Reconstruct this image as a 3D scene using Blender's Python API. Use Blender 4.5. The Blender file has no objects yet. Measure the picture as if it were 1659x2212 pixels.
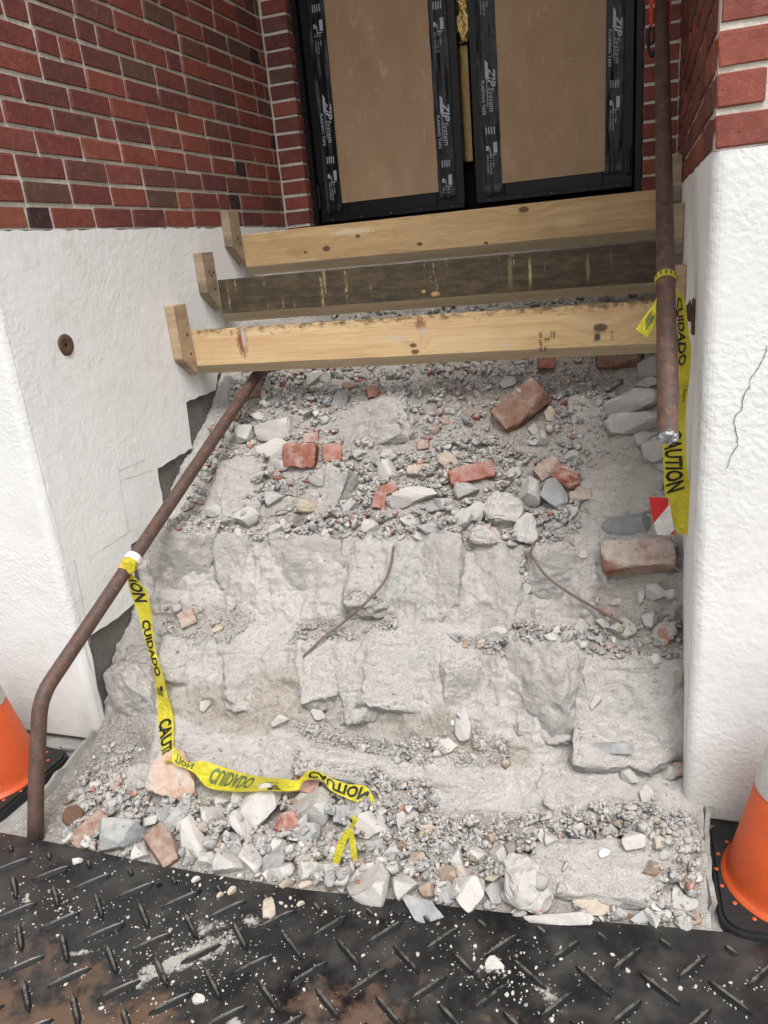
import bpy, bmesh, math, random
import numpy as np
from mathutils import Vector, Matrix
from mathutils.bvhtree import BVHTree

random.seed(7); rng = np.random.default_rng(11)
SC = bpy.context.scene
COL = SC.collection
R_ = math.radians

# ------------------------------------------------------------------ camera
# world: X along the steps, Y into the building, Z up; pavement at z = 0
EYE = 1.45
CAM = Vector((0.0, 0.0, EYE))
AXX = Vector((0.94836198, 0.30384142, -0.09104919))      # image right
AXD = Vector((0.01736312, -0.33634788, -0.94157773))     # image down
AXF = Vector((-0.31671452, 0.89137562, -0.32425518))     # view direction
cd = bpy.data.cameras.new('camera'); co = bpy.data.objects.new('camera', cd); COL.objects.link(co)
co.matrix_world = Matrix(((AXX.x, -AXD.x, -AXF.x, CAM.x), (AXX.y, -AXD.y, -AXF.y, CAM.y), (AXX.z, -AXD.z, -AXF.z, CAM.z), (0, 0, 0, 1)))
cd.sensor_fit = 'VERTICAL'; cd.sensor_height = 36.0; cd.lens = 27.0; cd.clip_start = 0.02; cd.clip_end = 500
SC.camera = co

# ------------------------------------------------------------------ light: bright overcast
SUN_EL, SUN_AZ = R_(58), R_(150)       # azimuth from +Y clockwise: behind the viewer, to the right
w = bpy.data.worlds.new('World'); SC.world = w; w.use_nodes = True
wn = w.node_tree; wn.nodes.clear()
sky = wn.nodes.new('ShaderNodeTexSky'); sky.sky_type = 'NISHITA'; sky.sun_disc = False
sky.sun_elevation = SUN_EL; sky.sun_rotation = SUN_AZ; sky.air_density = 1.0; sky.dust_density = 4.0; sky.ozone_density = 1.0
hs = wn.nodes.new('ShaderNodeHueSaturation'); hs.inputs['Saturation'].default_value = 0.06
bg = wn.nodes.new('ShaderNodeBackground'); bg.inputs['Strength'].default_value = 0.145
wo = wn.nodes.new('ShaderNodeOutputWorld')
wn.links.new(sky.outputs[0], hs.inputs['Color']); wn.links.new(hs.outputs[0], bg.inputs['Color']); wn.links.new(bg.outputs[0], wo.inputs['Surface'])
sd = bpy.data.lights.new('sun', 'SUN'); sd.energy = 1.15; sd.angle = R_(22); sd.color = (1.0, 0.985, 0.965)
so = bpy.data.objects.new('sun', sd); COL.objects.link(so)
sv = Vector((math.sin(SUN_AZ) * math.cos(SUN_EL), math.cos(SUN_AZ) * math.cos(SUN_EL), math.sin(SUN_EL)))
so.rotation_euler = sv.to_track_quat('Z', 'Y').to_euler(); so.location = sv * 30
SC.view_settings.view_transform = 'Standard'; SC.view_settings.look = 'None'
SC.view_settings.exposure = 0.70; SC.view_settings.gamma = 1.0; SC.view_settings.use_curve_mapping = False
SC.render.engine = 'CYCLES'
SC.cycles.use_denoising = True
SC.cycles.max_bounces = 4; SC.cycles.diffuse_bounces = 3; SC.cycles.glossy_bounces = 2; SC.cycles.transmission_bounces = 2

# ------------------------------------------------------------------ measuring helpers (a point of the photograph -> a place on a known surface)
FP, CX, CY = 1659.0, 829.5, 1106.0
def ray(x, y):
    return AXX * (x - CX) + AXD * (y - CY) + AXF * FP      # length FP along the view axis
def onX(x, y, X): v = ray(x, y); return CAM + v * (X / v.x)
def onY(x, y, Y): v = ray(x, y); return CAM + v * (Y / v.y)
def onZ(x, y, Z): v = ray(x, y); return CAM + v * ((Z - EYE) / v.z)

# ------------------------------------------------------------------ object helpers
def tag(o, label=None, cat=None, group=None, kind=None):
    if label: o['label'] = label
    if cat: o['category'] = cat
    if group: o['group'] = group
    if kind: o['kind'] = kind
    return o
def empty(name, loc=(0, 0, 0)):
    o = bpy.data.objects.new(name, None); COL.objects.link(o); o.location = loc; o.empty_display_size = 0.05
    return o
def link(name, me, m=None, parent=None, loc=None, smooth=False):
    o = bpy.data.objects.new(name, me); COL.objects.link(o)
    if m is not None and len(me.materials) == 0: me.materials.append(m)
    if smooth:
        me.polygons.foreach_set('use_smooth', np.ones(len(me.polygons), bool))
    if parent is not None:
        o.parent = parent
        o.matrix_parent_inverse = Matrix.Translation(parent.location).inverted() if parent.type == 'EMPTY' else parent.matrix_basis.inverted()
    if loc is not None: o.location = loc
    return o
def mesh(name, v, f):
    me = bpy.data.meshes.new(name); me.from_pydata([tuple(p) for p in v], [], [tuple(q) for q in f]); me.update(); return me
def npmesh(name, v, f):
    """triangles from numpy arrays"""
    me = bpy.data.meshes.new(name); n = len(f); k = f.shape[1]
    me.vertices.add(len(v)); me.vertices.foreach_set('co', np.ascontiguousarray(v, dtype=np.float32).ravel())
    me.loops.add(n * k); me.loops.foreach_set('vertex_index', np.ascontiguousarray(f, dtype=np.int32).ravel())
    me.polygons.add(n); me.polygons.foreach_set('loop_start', np.arange(0, n * k, k, dtype=np.int32))
    me.update(calc_edges=True); me.validate(); return me
def bm_mesh(name, bm):
    me = bpy.data.meshes.new(name); bm.to_mesh(me); bm.free(); me.update(); return me
def box_bm(x0, x1, y0, y1, z0, z1, bev=0.0, seg=1):
    bm = bmesh.new(); bmesh.ops.create_cube(bm, size=1)
    for v in bm.verts:
        v.co = Vector(((x0 + x1) / 2 + v.co.x * (x1 - x0), (y0 + y1) / 2 + v.co.y * (y1 - y0), (z0 + z1) / 2 + v.co.z * (z1 - z0)))
    if bev > 0: bmesh.ops.bevel(bm, geom=bm.edges[:], offset=bev, segments=seg, affect='EDGES', profile=0.6)
    return bm
def box(name, b, m, parent=None, bev=0.0, seg=1, loc=None):
    return link(name, bm_mesh(name, box_bm(*b, bev=bev, seg=seg)), m, parent, loc)
def prism_bm(poly, axis, a0, a1):
    """extrude a 2-D outline; axis 'x': outline is (y,z); 'y': (x,z); 'z': (x,y)"""
    bm = bmesh.new()
    def mk(p, a): return {'x': (a, p[0], p[1]), 'y': (p[0], a, p[1]), 'z': (p[0], p[1], a)}[axis]
    A = [bm.verts.new(mk(p, a0)) for p in poly]; B = [bm.verts.new(mk(p, a1)) for p in poly]
    n = len(poly); bm.faces.new(A); bm.faces.new(B[::-1])
    for i in range(n): bm.faces.new((A[i], B[i], B[(i + 1) % n], A[(i + 1) % n]))
    bmesh.ops.recalc_face_normals(bm, faces=bm.faces[:]); return bm
def tube(name, pts, r, m, parent=None, seg=16, cap=True, rad=None):
    P = [Vector(p) for p in pts]; n = len(P); v = []; f = []
    up = Vector((0, 0, 1)); prev = None
    for i, p in enumerate(P):
        t = (P[min(i + 1, n - 1)] - P[max(i - 1, 0)]).normalized()
        if prev is None: s = t.cross(up if abs(t.z) < .95 else Vector((1, 0, 0))).normalized()
        else: s = (prev - t * prev.dot(t)).normalized()
        prev = s; b = t.cross(s); rr = r if rad is None else rad[i]
        for k in range(seg):
            a = 2 * math.pi * k / seg; v.append(p + (s * math.cos(a) + b * math.sin(a)) * rr)
    for i in range(n - 1):
        for k in range(seg):
            f.append((i * seg + k, i * seg + (k + 1) % seg, (i + 1) * seg + (k + 1) % seg, (i + 1) * seg + k))
    if cap: f.append(tuple(range(seg))[::-1]); f.append(tuple((n - 1) * seg + k for k in range(seg)))
    me = mesh(name, v, f); o = link(name, me, m, parent)
    for pl in me.polygons:
        pl.use_smooth = len(pl.vertices) == 4
    return o
def catmull(P, k=8):
    P = [np.array(p, float) for p in P]; Q = [2 * P[0] - P[1]] + P + [2 * P[-1] - P[-2]]; out = []
    for i in range(1, len(Q) - 2):
        a, b, c, d = Q[i - 1], Q[i], Q[i + 1], Q[i + 2]
        for j in range(k):
            t = j / k
            out.append(.5 * ((2 * b) + (-a + c) * t + (2 * a - 5 * b + 4 * c - d) * t * t + (-a + 3 * b - 3 * c + d) * t ** 3))
    out.append(P[-1]); return out
def lathe(name, prof, m, parent=None, seg=40, c=(0, 0, 0)):
    v = []; f = []; n = len(prof)
    for i in range(seg):
        a = 2 * math.pi * i / seg
        for r, z in prof: v.append((c[0] + r * math.cos(a), c[1] + r * math.sin(a), c[2] + z))
    for i in range(seg):
        for k in range(n - 1):
            f.append((i * n + k, ((i + 1) % seg) * n + k, ((i + 1) % seg) * n + k + 1, i * n + k + 1))
    return link(name, mesh(name, v, f), m, parent, smooth=True)

# ------------------------------------------------------------------ numpy noise
def _h(ix, iy, iz, s):
    x = (ix * 374761393 + iy * 668265263 + iz * 1274126177 + s * 362437) & 0xFFFFFFFF
    x = ((x ^ (x >> 13)) * 1274126177) & 0xFFFFFFFF
    x = ((x ^ (x >> 16)) * 2246822519) & 0xFFFFFFFF
    return ((x ^ (x >> 15)) & 0xFFFFFF) / float(0xFFFFFF) * 2 - 1
def vnoise(p, s=0):
    p = np.asarray(p, float); i = np.floor(p).astype(np.int64); f = p - i; u = f * f * f * (f * (f * 6 - 15) + 10)
    r = 0
    for a in (0, 1):
        wa = u[:, 0] if a else 1 - u[:, 0]
        for b in (0, 1):
            wb = u[:, 1] if b else 1 - u[:, 1]
            for c in (0, 1):
                wc = u[:, 2] if c else 1 - u[:, 2]
                r = r + wa * wb * wc * _h(i[:, 0] + a, i[:, 1] + b, i[:, 2] + c, s)
    return r
def fbm(p, s=0, o=4, g=.5, l=2.03):
    p = np.asarray(p, float); r = 0; a = 1; t = 0
    for k in range(o): r = r + a * vnoise(p, s + k * 17); t += a; a *= g; p = p * l
    return r / t
def ridged(p, s=0, o=4, g=.5):
    p = np.asarray(p, float); r = 0; a = 1; t = 0
    for k in range(o): r = r + a * (1 - 2 * np.abs(vnoise(p, s + k * 13))); t += a; a *= g; p = p * 2.1
    return r / t

# ------------------------------------------------------------------ material helpers
class M:
    def __init__(s, name, rough=.9, spec=.3, metal=0.0):
        s.m = bpy.data.materials.new(name); s.m.use_nodes = True; s.t = s.m.node_tree
        s.b = s.t.nodes['Principled BSDF']; s.b.inputs['Roughness'].default_value = rough
        s.b.inputs['Specular IOR Level'].default_value = spec; s.b.inputs['Metallic'].default_value = metal
        s.tc = s.t.nodes.new('ShaderNodeTexCoord')
    def n(s, ty, ins=None, **props):
        nd = s.t.nodes.new('ShaderNode' + ty)
        for k, v in props.items(): setattr(nd, k, v)
        for k, v in (ins or {}).items(): s.set(nd.inputs[k], v)
        return nd
    def set(s, sock, v):
        if isinstance(v, bpy.types.NodeSocket): s.t.links.new(v, sock)
        elif isinstance(v, bpy.types.Node): s.t.links.new(v.outputs[0], sock)
        elif isinstance(v, (tuple, list)) and sock.type == 'RGBA' and len(v) == 3: sock.default_value = (*v, 1)
        else: sock.default_value = v
    def obj(s): return s.tc.outputs['Object']
    def pos(s): return s.n('NewGeometry').outputs['Position']
    def map(s, vec, scale=(1, 1, 1), loc=(0, 0, 0), rot=(0, 0, 0)):
        return s.n('Mapping', {'Vector': vec, 'Scale': scale, 'Location': loc, 'Rotation': rot}).outputs[0]
    def noise(s, vec, scale, detail=4, rough=.55, dist=0.0):
        return s.n('TexNoise', {'Vector': vec, 'Scale': scale, 'Detail': detail, 'Roughness': rough, 'Distortion': dist}).outputs[0]
    def mr(s, v, a, b, c=0.0, d=1.0, smooth=False):
        return s.n('MapRange', {0: v, 1: a, 2: b, 3: c, 4: d}, interpolation_type='SMOOTHSTEP' if smooth else 'LINEAR').outputs[0]
    def math(s, op, a, b=0.0):
        return s.n('Math', {0: a, 1: b}, operation=op).outputs[0]
    def mix(s, f, a, b, blend='MIX'):
        nd = s.n('Mix', data_type='RGBA', blend_type=blend)
        s.set(nd.inputs[0], f); s.set(nd.inputs[6], a); s.set(nd.inputs[7], b); return nd.outputs[2]
    def ramp(s, f, stops, interp='LINEAR'):
        nd = s.n('ValToRGB', {0: f}); nd.color_ramp.interpolation = interp; e = nd.color_ramp.elements
        while len(e) < len(stops): e.new(.5)
        for q, (p, c) in zip(e, stops): q.position = p; q.color = (*c, 1)
        return nd.outputs[0]
    def color(s, c): s.set(s.b.inputs['Base Color'], c); return s
    def bump(s, h, dist=.002, strength=1.0, prev=None):
        nd = s.n('Bump', {'Height': h, 'Distance': dist, 'Strength': strength})
        if prev is not None: s.t.links.new(prev, nd.inputs['Normal'])
        return nd.outputs[0]
    def normal(s, nrm): s.t.links.new(nrm, s.b.inputs['Normal']); return s
    def rough(s, r): s.set(s.b.inputs['Roughness'], r); return s

def plain(name, c, rough=.6, spec=.4, metal=0.0, bump=0.0, bscale=60):
    k = M(name, rough, spec, metal); v = k.noise(k.pos(), bscale, 4)
    k.color(k.mix(k.mr(v, .3, .7), tuple(x * .8 for x in c), tuple(min(1, x * 1.12) for x in c)))
    if bump: k.normal(k.bump(v, bump))
    return k.m

# --- stucco
def stucco_mat(name, coarse):
    k = M(name, .85, .25); p = k.pos()
    a = k.noise(p, 80 if coarse else 70, 3, .55, .3); b = k.noise(p, 20, 2, .6); d = k.noise(p, 4.0, 4, .6)
    grime = k.mr(k.noise(p, 9, 5, .7), .57, .78)
    sp = k.mr(k.noise(p, 140, 2, .6), .70, .76)
    al = .84 if coarse else 1.0
    c = k.mix(k.mr(d, .35, .7), tuple(x * al for x in (.83, .825, .81)), tuple(x * al for x in (.77, .765, .745)))
    c = k.mix(k.math('MULTIPLY', grime, .38), c, (.50, .48, .44))
    c = k.mix(k.mr(k.noise(k.map(p, (1, 1, .35)), 13, 5, .75), .62, .74, 0, .35), c, (.44, .42, .38))
    c = k.mix(k.math('MULTIPLY', sp, .10), c, (.33, .31, .28))
    # splash dirt just above the pavement (wear with its own uneven outline)
    z = k.n('SeparateXYZ', {0: p}).outputs[2]
    zz = k.math('ADD', z, k.math('MULTIPLY', k.noise(p, 14, 5, .7), .30))
    c = k.mix(k.mr(zz, .46, .14, 0, .62), c, (.40, .375, .33))
    k.color(c)
    reg = k.mr(k.noise(p, 3.0, 3, .6), .38, .62, .15, 1.0)
    n1 = k.bump(k.math('MULTIPLY', k.mr(a, .36, .66, smooth=True), reg), .0007 if coarse else .0005); n2 = k.bump(b, .0030 if coarse else .0030, .8, n1)
    k.normal(n2); return k.m
STUCCO_ROUGH = stucco_mat('stucco_rough', True); STUCCO_SMOOTH = stucco_mat('stucco_smooth', False)
def concrete_mat(name, c0, c1):
    k = M(name, .92, .2); p = k.pos(); v = k.noise(p, 14, 7, .65); u = k.noise(p, 160, 3)
    c = k.mix(k.mr(v, .3, .7), c0, c1); c = k.mix(k.mr(u, .62, .75, 0, .5), c, (.14, .13, .12))
    k.color(c).normal(k.bump(u, .002, .8, k.bump(v, .008))); return k.m
CONCRETE = concrete_mat('old_concrete', (.115, .108, .098), (.205, .195, .178))
PAVE = concrete_mat('pavement_concrete', (.20, .19, .175), (.36, .345, .32))

# --- brick and mortar
def brick_mat(name, stops):
    k = M(name, .78, .3); oi = k.n('ObjectInfo').outputs['Random']; p = k.pos()
    c = k.ramp(oi, stops, 'CONSTANT')
    v = k.noise(p, 38, 6, .65); u = k.noise(p, 190, 3, .6); sc = k.noise(k.map(p, (6, 6, 30)), 6, 4)
    c = k.mix(k.mr(v, .3, .72), k.mix(.35, c, (.03, .012, .01)), c)
    c = k.mix(k.mr(v, .52, .75, 0, .35), c, (.30, .10, .065))
    c = k.mix(k.mr(u, .62, .70, 0, .55), c, (.045, .02, .018))
    c = k.mix(k.mr(sc, .62, .78, 0, .30), c, (.42, .33, .29))
    k.color(c).normal(k.bump(u, .0010, 1.0, k.bump(v, .0025))); return k.m
_red = [(0, (.235, .066, .050)), (.15, (.185, .054, .046)), (.30, (.270, .074, .050)), (.45, (.150, .052, .048)), (.56, (.210, .060, .048)), (.66, (.130, .072, .054)), (.73, (.245, .078, .060)), (.83, (.290, .090, .058)), (.94, (.165, .066, .054))]
BRICK = brick_mat('brick_red', _red)
BRICK_DARK = brick_mat('brick_dark', [(0, (.042, .022, .027)), (.5, (.050, .026, .028))])
k = M('mortar', .95, .15); p = k.pos(); v = k.noise(p, 60, 5, .6)
k.color(k.mix(k.mr(v, .3, .7), (.48, .445, .38), (.68, .64, .56))).normal(k.bump(v, .004)); MORTAR = k.m
# far brickwork, out of reach of the eye
k = M('far_brickwork', .85, .25); q = k.n('SeparateXYZ', {0: k.pos()})
cv = k.n('CombineXYZ', {0: k.math('ADD', q.outputs[0], q.outputs[1]), 1: q.outputs[2]}).outputs[0]
bt = k.n('TexBrick', {'Vector': cv, 'Color1': (.19, .045, .03, 1), 'Color2': (.12, .036, .03, 1), 'Mortar': (.34, .31, .26, 1), 'Scale': 1.0, 'Mortar Size': .0055, 'Brick Width': .2, 'Row Height': .0677})
k.color(bt.outputs[0]); BRICK_FAR = k.m

# --- timber
def wood_mat(name, c_lo, c_hi, c_dark, knots=(), stains=(), dark_amt=.3, top_dirt=0.0, scratches=0.0, weather=0.0):
    k = M(name, .72, .25); o = k.obj(); q = k.n('SeparateXYZ', {0: o})
    wob = k.noise(k.map(o, (2.2, 6, 6)), 1.6, 3)
    kn = None; P2 = k.n('CombineXYZ', {0: q.outputs[0], 2: q.outputs[2]}).outputs[0]
    masks = []; warp = None
    for (kx, kz, r) in knots:
        d = k.n('VectorMath', {0: k.n('VectorMath', {0: P2, 1: (kx, 0, kz)}, operation='SUBTRACT').outputs[0], 1: (.62 / r, 1, 1 / r)}, operation='MULTIPLY').outputs[0]
        L = k.n('VectorMath', {0: d}, operation='LENGTH').outputs['Value']
        L = k.math('ADD', L, k.math('MULTIPLY', k.math('SUBTRACT', k.noise(o, 70, 2), .5), .5))
        masks.append(k.mr(L, 1.15, .75)); wv = k.mr(L, 7, .6, 0, .03 * r / .012, True)
        warp = wv if warp is None else k.math('ADD', warp, wv)
    zc = k.math('ADD', q.outputs[2], k.math('MULTIPLY', wob, .03))
    if warp is not None: zc = k.math('ADD', zc, warp)
    gv = k.n('CombineXYZ', {0: k.math('MULTIPLY', q.outputs[0], 1.3), 1: k.math('MULTIPLY', q.outputs[1], 14), 2: k.math('MULTIPLY', zc, 55)}).outputs[0]
    g = k.noise(gv, 1.0, 5, .6); fine = k.noise(k.map(o, (9, 160, 420)), 1.0, 3, .6); blot = k.noise(k.map(o, (3.5, 9, 11)), 1.4, 5, .65)
    c = k.mix(k.mr(g, .35, .66), c_lo, c_hi)
    c = k.mix(k.mr(fine, .48, .72, 0, .55), c, c_dark)
    c = k.mix(k.mr(blot, .50, .75, 0, dark_amt), c, c_dark)
    if weather: c = k.mix(k.mr(k.noise(k.map(o, (5, 10, 16)), 2.3, 6, .7), .36, .58, 0, weather), c, (.040, .034, .024))
    if top_dirt:
        zt = k.math('ADD', q.outputs[2], k.math('MULTIPLY', k.math('SUBTRACT', k.noise(k.map(o, (10, 10, 16)), 2.5, 7, .75), .5), .16))
        c = k.mix(k.mr(zt, .150, .172, 0, top_dirt), c, (.075, .06, .035))
    if scratches:
        s1 = k.mr(k.noise(k.map(o, (42, 9, 3.0)), 1.0, 4, .7), .58, .66); s2 = k.mr(k.noise(k.map(o, (4, 9, 7)), 1.0, 2), .47, .56)
        s3 = k.mr(k.noise(k.map(o, (70, 9, 70)), 1.0, 4, .7), .44, .58)
        c = k.mix(k.math('MULTIPLY', k.math('MULTIPLY', k.math('MULTIPLY', s1, s2), s3), scratches), c, (.50, .39, .20))
    for (sx, sz, rx, rz, col, amt) in stains:
        d = k.n('VectorMath', {0: k.n('VectorMath', {0: P2, 1: (sx, 0, sz)}, operation='SUBTRACT').outputs[0], 1: (1 / rx, 1, 1 / rz)}, operation='MULTIPLY').outputs[0]
        L = k.n('VectorMath', {0: d}, operation='LENGTH').outputs['Value']
        L = k.math('ADD', L, k.math('MULTIPLY', k.math('SUBTRACT', k.noise(k.map(o, (1, 1, .35)), 150, 5, .8), .5), 2.8))
        c = k.mix(k.mr(L, 1.1, .55, 0, amt), c, col)
    for mk in masks: c = k.mix(k.math('MULTIPLY', mk, .85), c, (.075, .028, .015))
    k.color(c).normal(k.bump(fine, .0012, .8, k.bump(g, .0012))); return k.m

# --- rubble
def rubble_mat(name, c0, c1, dust=.5, speck=.4, attr=False, extra=None, fine=1.0):
    k = M(name, .96, .12); o = k.obj(); p = k.pos()
    oi = k.n('ObjectInfo').outputs['Random']
    vec = k.n('VectorMath', {0: p, 1: k.math('MULTIPLY', oi, 37.0)}, operation='ADD').outputs[0]
    v = k.noise(vec, 22 * fine, 4, .65); u = k.noise(vec, 150 * fine, 3, .65)
    if attr:
        base = k.n('Attribute', attribute_name='Col').outputs['Color']
        c = k.mix(k.mr(v, .3, .7), k.mix(.30, base, (.10, .095, .09)), base)
    else:
        rnd = k.mix(oi, tuple(x * .84 for x in c0), tuple(min(1, x * 1.1) for x in c0))
        c = k.mix(k.mr(v, .32, .68), rnd, c1)
    c = k.mix(k.mr(u, .60, .74, 0, speck), c, (.13, .12, .115))
    c = k.mix(k.mr(u, .40, .26, 0, speck * .6), c, (.62, .60, .56))
    if extra:
        col, lo, hi, amt = extra
        c = k.mix(k.mr(k.noise(vec, 16, 5, .7), lo, hi, 0, amt), c, col)
    nz = k.n('SeparateXYZ', {0: k.n('NewGeometry').outputs['Normal']}).outputs[2]
    df = k.math('MULTIPLY', k.mr(nz, .05, .75), k.mr(k.noise(p, 30, 5, .6), .34, .62))
    c = k.mix(k.math('MULTIPLY', df, dust), c, (.56, .515, .475))
    k.color(c).normal(k.bump(u, .0014 / fine, 1.0, k.bump(v, .006 / fine))); return k.m
BED = None
k = M('dusty_masonry', .97, .1); p = k.pos()
v = k.noise(p, 9, 5, .65); u = k.noise(p, 110, 4, .75); b2 = k.noise(p, 2.6, 3, .55); f2 = k.noise(p, 380, 2, .6); vg = k.noise(k.map(p, (1, 1, 1.6)), 30, 5, .75)
c = k.mix(k.mr(b2, .35, .65), (.585, .545, .508), (.525, .502, .475))
c = k.mix(k.mr(v, .50, .68, 0, .55), c, (.43, .41, .385))
c = k.mix(k.mr(vg, .60, .74, 0, .50), c, (.29, .275, .255))
c = k.mix(k.mr(vg, .40, .28, 0, .45), c, (.64, .60, .555))
c = k.mix(k.mr(k.noise(p, 5.5, 5, .65), .57, .70, 0, .45), c, (.36, .28, .21))
c = k.mix(k.mr(u, .58, .70, 0, .45), c, (.27, .252, .232))
c = k.mix(k.mr(u, .40, .28, 0, .45), c, (.55, .515, .475))
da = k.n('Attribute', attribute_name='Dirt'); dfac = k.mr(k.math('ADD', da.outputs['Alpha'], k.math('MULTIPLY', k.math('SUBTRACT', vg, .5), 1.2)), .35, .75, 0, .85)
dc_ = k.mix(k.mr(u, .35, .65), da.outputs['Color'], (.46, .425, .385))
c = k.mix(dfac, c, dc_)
c = k.mix(k.mr(f2, .56, .66, 0, .42), c, (.27, .255, .235)); c = k.mix(k.mr(f2, .44, .34, 0, .35), c, (.68, .64, .60))
k.color(c).normal(k.bump(f2, .0020, 1.0, k.bump(u, .0050, 1.0, k.bump(vg, .014, 1.0)))); BED = k.m
k = M('dusty_stone', .96, .12); p = k.pos()
v = k.noise(p, 16, 5, .68); u = k.noise(p, 120, 4, .75); st = k.noise(k.map(p, (1, 1, 2.2), rot=(0, .5, 0)), 34, 5, .75, .6)
nz = k.n('SeparateXYZ', {0: k.n('NewGeometry').outputs['Normal']}).outputs[2]
c = k.mix(k.mr(v, .3, .7), (.405, .392, .375), (.535, .508, .478))
c = k.mix(k.mr(st, .57, .73, 0, .60), c, (.25, .245, .238))
c = k.mix(k.mr(u, .60, .74, 0, .35), c, (.20, .195, .185))
dm = k.math('ADD', nz, k.math('MULTIPLY', k.math('SUBTRACT', k.noise(p, 14, 6, .65), .5), 1.9))
c = k.mix(k.mr(dm, -.10, .55, 0, .88), c, (.580, .538, .500))
f2 = k.noise(p, 360, 2, .6); c = k.mix(k.mr(f2, .56, .66, 0, .42), c, (.25, .24, .228)); c = k.mix(k.mr(f2, .44, .34, 0, .35), c, (.66, .63, .59))
k.color(c).normal(k.bump(f2, .0020, 1.0, k.bump(u, .0050, 1.0, k.bump(st, .016, 1.0, k.bump(v, .014, .8))))); STONE = k.m
GREY = rubble_mat('rubble_grey', (.36, .35, .335), (.43, .415, .39), .55)
BLUE = rubble_mat('rubble_bluegrey', (.24, .25, .255), (.34, .345, .34), .35)
PALE = rubble_mat('rubble_pale', (.415, .395, .365), (.475, .45, .42), .5, .4)
TAN = rubble_mat('rubble_tan', (.36, .29, .21), (.43, .36, .28), .4)
BRN = rubble_mat('rubble_brown', (.24, .165, .115), (.30, .22, .16), .35)
BRK = rubble_mat('rubble_brick', (.235, .070, .045), (.30, .115, .08), .45, .4, extra=((.42, .36, .32), .54, .68, .7))
BRKD = rubble_mat('rubble_brick_dusty', (.22, .095, .065), (.29, .165, .12), .55, .35, extra=((.37, .305, .25), .40, .56, .85))
BRKB = rubble_mat('rubble_brick_brown', (.17, .080, .052), (.23, .130, .090), .32, .4, extra=((.34, .27, .21), .52, .68, .6))
ORG = rubble_mat('rubble_orange', (.44, .26, .18), (.46, .34, .27), .35, .5, extra=((.40, .38, .35), .52, .62, .8))
SLATE = rubble_mat('slate_grey', (.19, .198, .205), (.25, .255, .26), .40, .3)
DARK = rubble_mat('rubble_dark', (.15, .12, .10), (.26, .22, .19), .3)
MIXC = rubble_mat('rubble_mixed', (.40, .38, .36), (.46, .44, .41), .3, .5, extra=((.36, .13, .08), .56, .64, .75))
GRAVEL = rubble_mat('gravel', (.4, .4, .4), (.4, .4, .4), .55, .35, attr=True)

# --- metal, plastics, doors
def pipe_mat():
    k = M('painted_pipe', .42, .5); p = k.pos(); v = k.noise(p, 26, 6, .7); u = k.noise(k.map(p, (1, 1, .45)), 60, 5, .7)
    c = k.mix(k.mr(v, .38, .62), (.060, .037, .029), (.095, .055, .042))
    c = k.mix(k.mr(u, .54, .63, 0, .8), c, (.185, .070, .042))
    c = k.mix(k.mr(k.noise(p, 90, 4, .7), .66, .74, 0, .9), c, (.028, .022, .022))
    c = k.mix(k.mr(k.noise(k.map(p, (1, 1, .5)), 42, 5, .8), .67, .72, 0, .9), c, (.50, .46, .44))
    k.color(c).normal(k.bump(u, .0015, 1.0, k.bump(v, .0015, 1.0))); k.rough(k.mr(u, .3, .7, .42, .75)); return k.m
PIPE = pipe_mat()
RUST = plain('rusty_steel', (.13, .075, .05), .75, .3, .2, .001, 120)
REBAR = plain('old_rebar', (.17, .125, .10), .8, .3, .1, .0008, 150)
CUT = plain('cut_steel_end', (.36, .37, .38), .5, .5, .5, .002, 160)
FRAME = plain('dark_door_frame', (.007, .007, .008), .42, .28, 0, .0003, 30)
STEEL = plain('dull_steel', (.25, .25, .25), .45, .5, .8)
BLACKHOLE = plain('dark_recess', (.012, .011, .010), .9, .1)
k = M('flashing_tape', .22, .32); p = k.pos(); v = k.noise(k.map(p, (40, 1, 3)), 1.0, 3, .6, .6); dst = k.noise(p, 30, 4, .7)
k.color(k.mix(k.mr(dst, .62, .78, 0, .18), (.007, .008, .011), (.10, .10, .105))).normal(k.bump(v, .003)); k.rough(k.mr(dst, .4, .7, .26, .5)); TAPE_BLACK = k.m
INK_PALE = plain('tape_print_pale', (.40, .43, .50), .4, .4)
INK_BLACK = plain('print_black', (.012, .012, .012), .5, .3)
INK_GREEN = plain('print_seen_through', (.10, .13, .05), .5, .3)
k = M('brown_cover_board', .75, .25); p = k.pos(); v = k.noise(k.map(p, (5, 5, 2)), 1.4, 6, .65); u = k.noise(k.map(p, (30, 30, 12)), 1.0, 5, .75, .8); b3 = k.noise(k.map(p, (4, 4, 4)), 1.6, 3)
c = k.mix(k.mr(v, .3, .7), (.35, .228, .130), (.44, .302, .188))
c = k.mix(k.math('MULTIPLY', k.mr(u, .54, .70), k.mr(b3, .46, .60, 0, .70)), c, (.52, .43, .34))
c = k.mix(k.mr(k.noise(p, 55, 3), .73, .76, 0, .7), c, (.60, .52, .43))
k.color(c).normal(k.bump(u, .0006)); BOARD = k.m
k = M('gold_foil', .22, .5, .9); v = k.noise(k.pos(), 70, 3, .6); k.color(k.mix(v, (.50, .33, .10), (.72, .55, .24))).normal(k.bump(v, .01)); FOIL = k.m
k = M('dull_gold_film', .4, .5, .5); v = k.noise(k.pos(), 30, 3, .6); k.color(k.mix(v, (.16, .10, .03), (.26, .18, .06))).normal(k.bump(v, .004)); FILM = k.m
k = M('yellow_plastic', .38, .45); v = k.noise(k.pos(), 32, 4, .6)
k.color(k.mix(k.mr(v, .3, .7), (.72, .62, .030), (.83, .745, .07))).normal(k.bump(k.noise(k.map(k.pos(), (1, 1, 1)), 55, 4, .7, 1.2), .012)); k.rough(k.mr(v, .3, .7, .25, .5)); YEL = k.m
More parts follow.
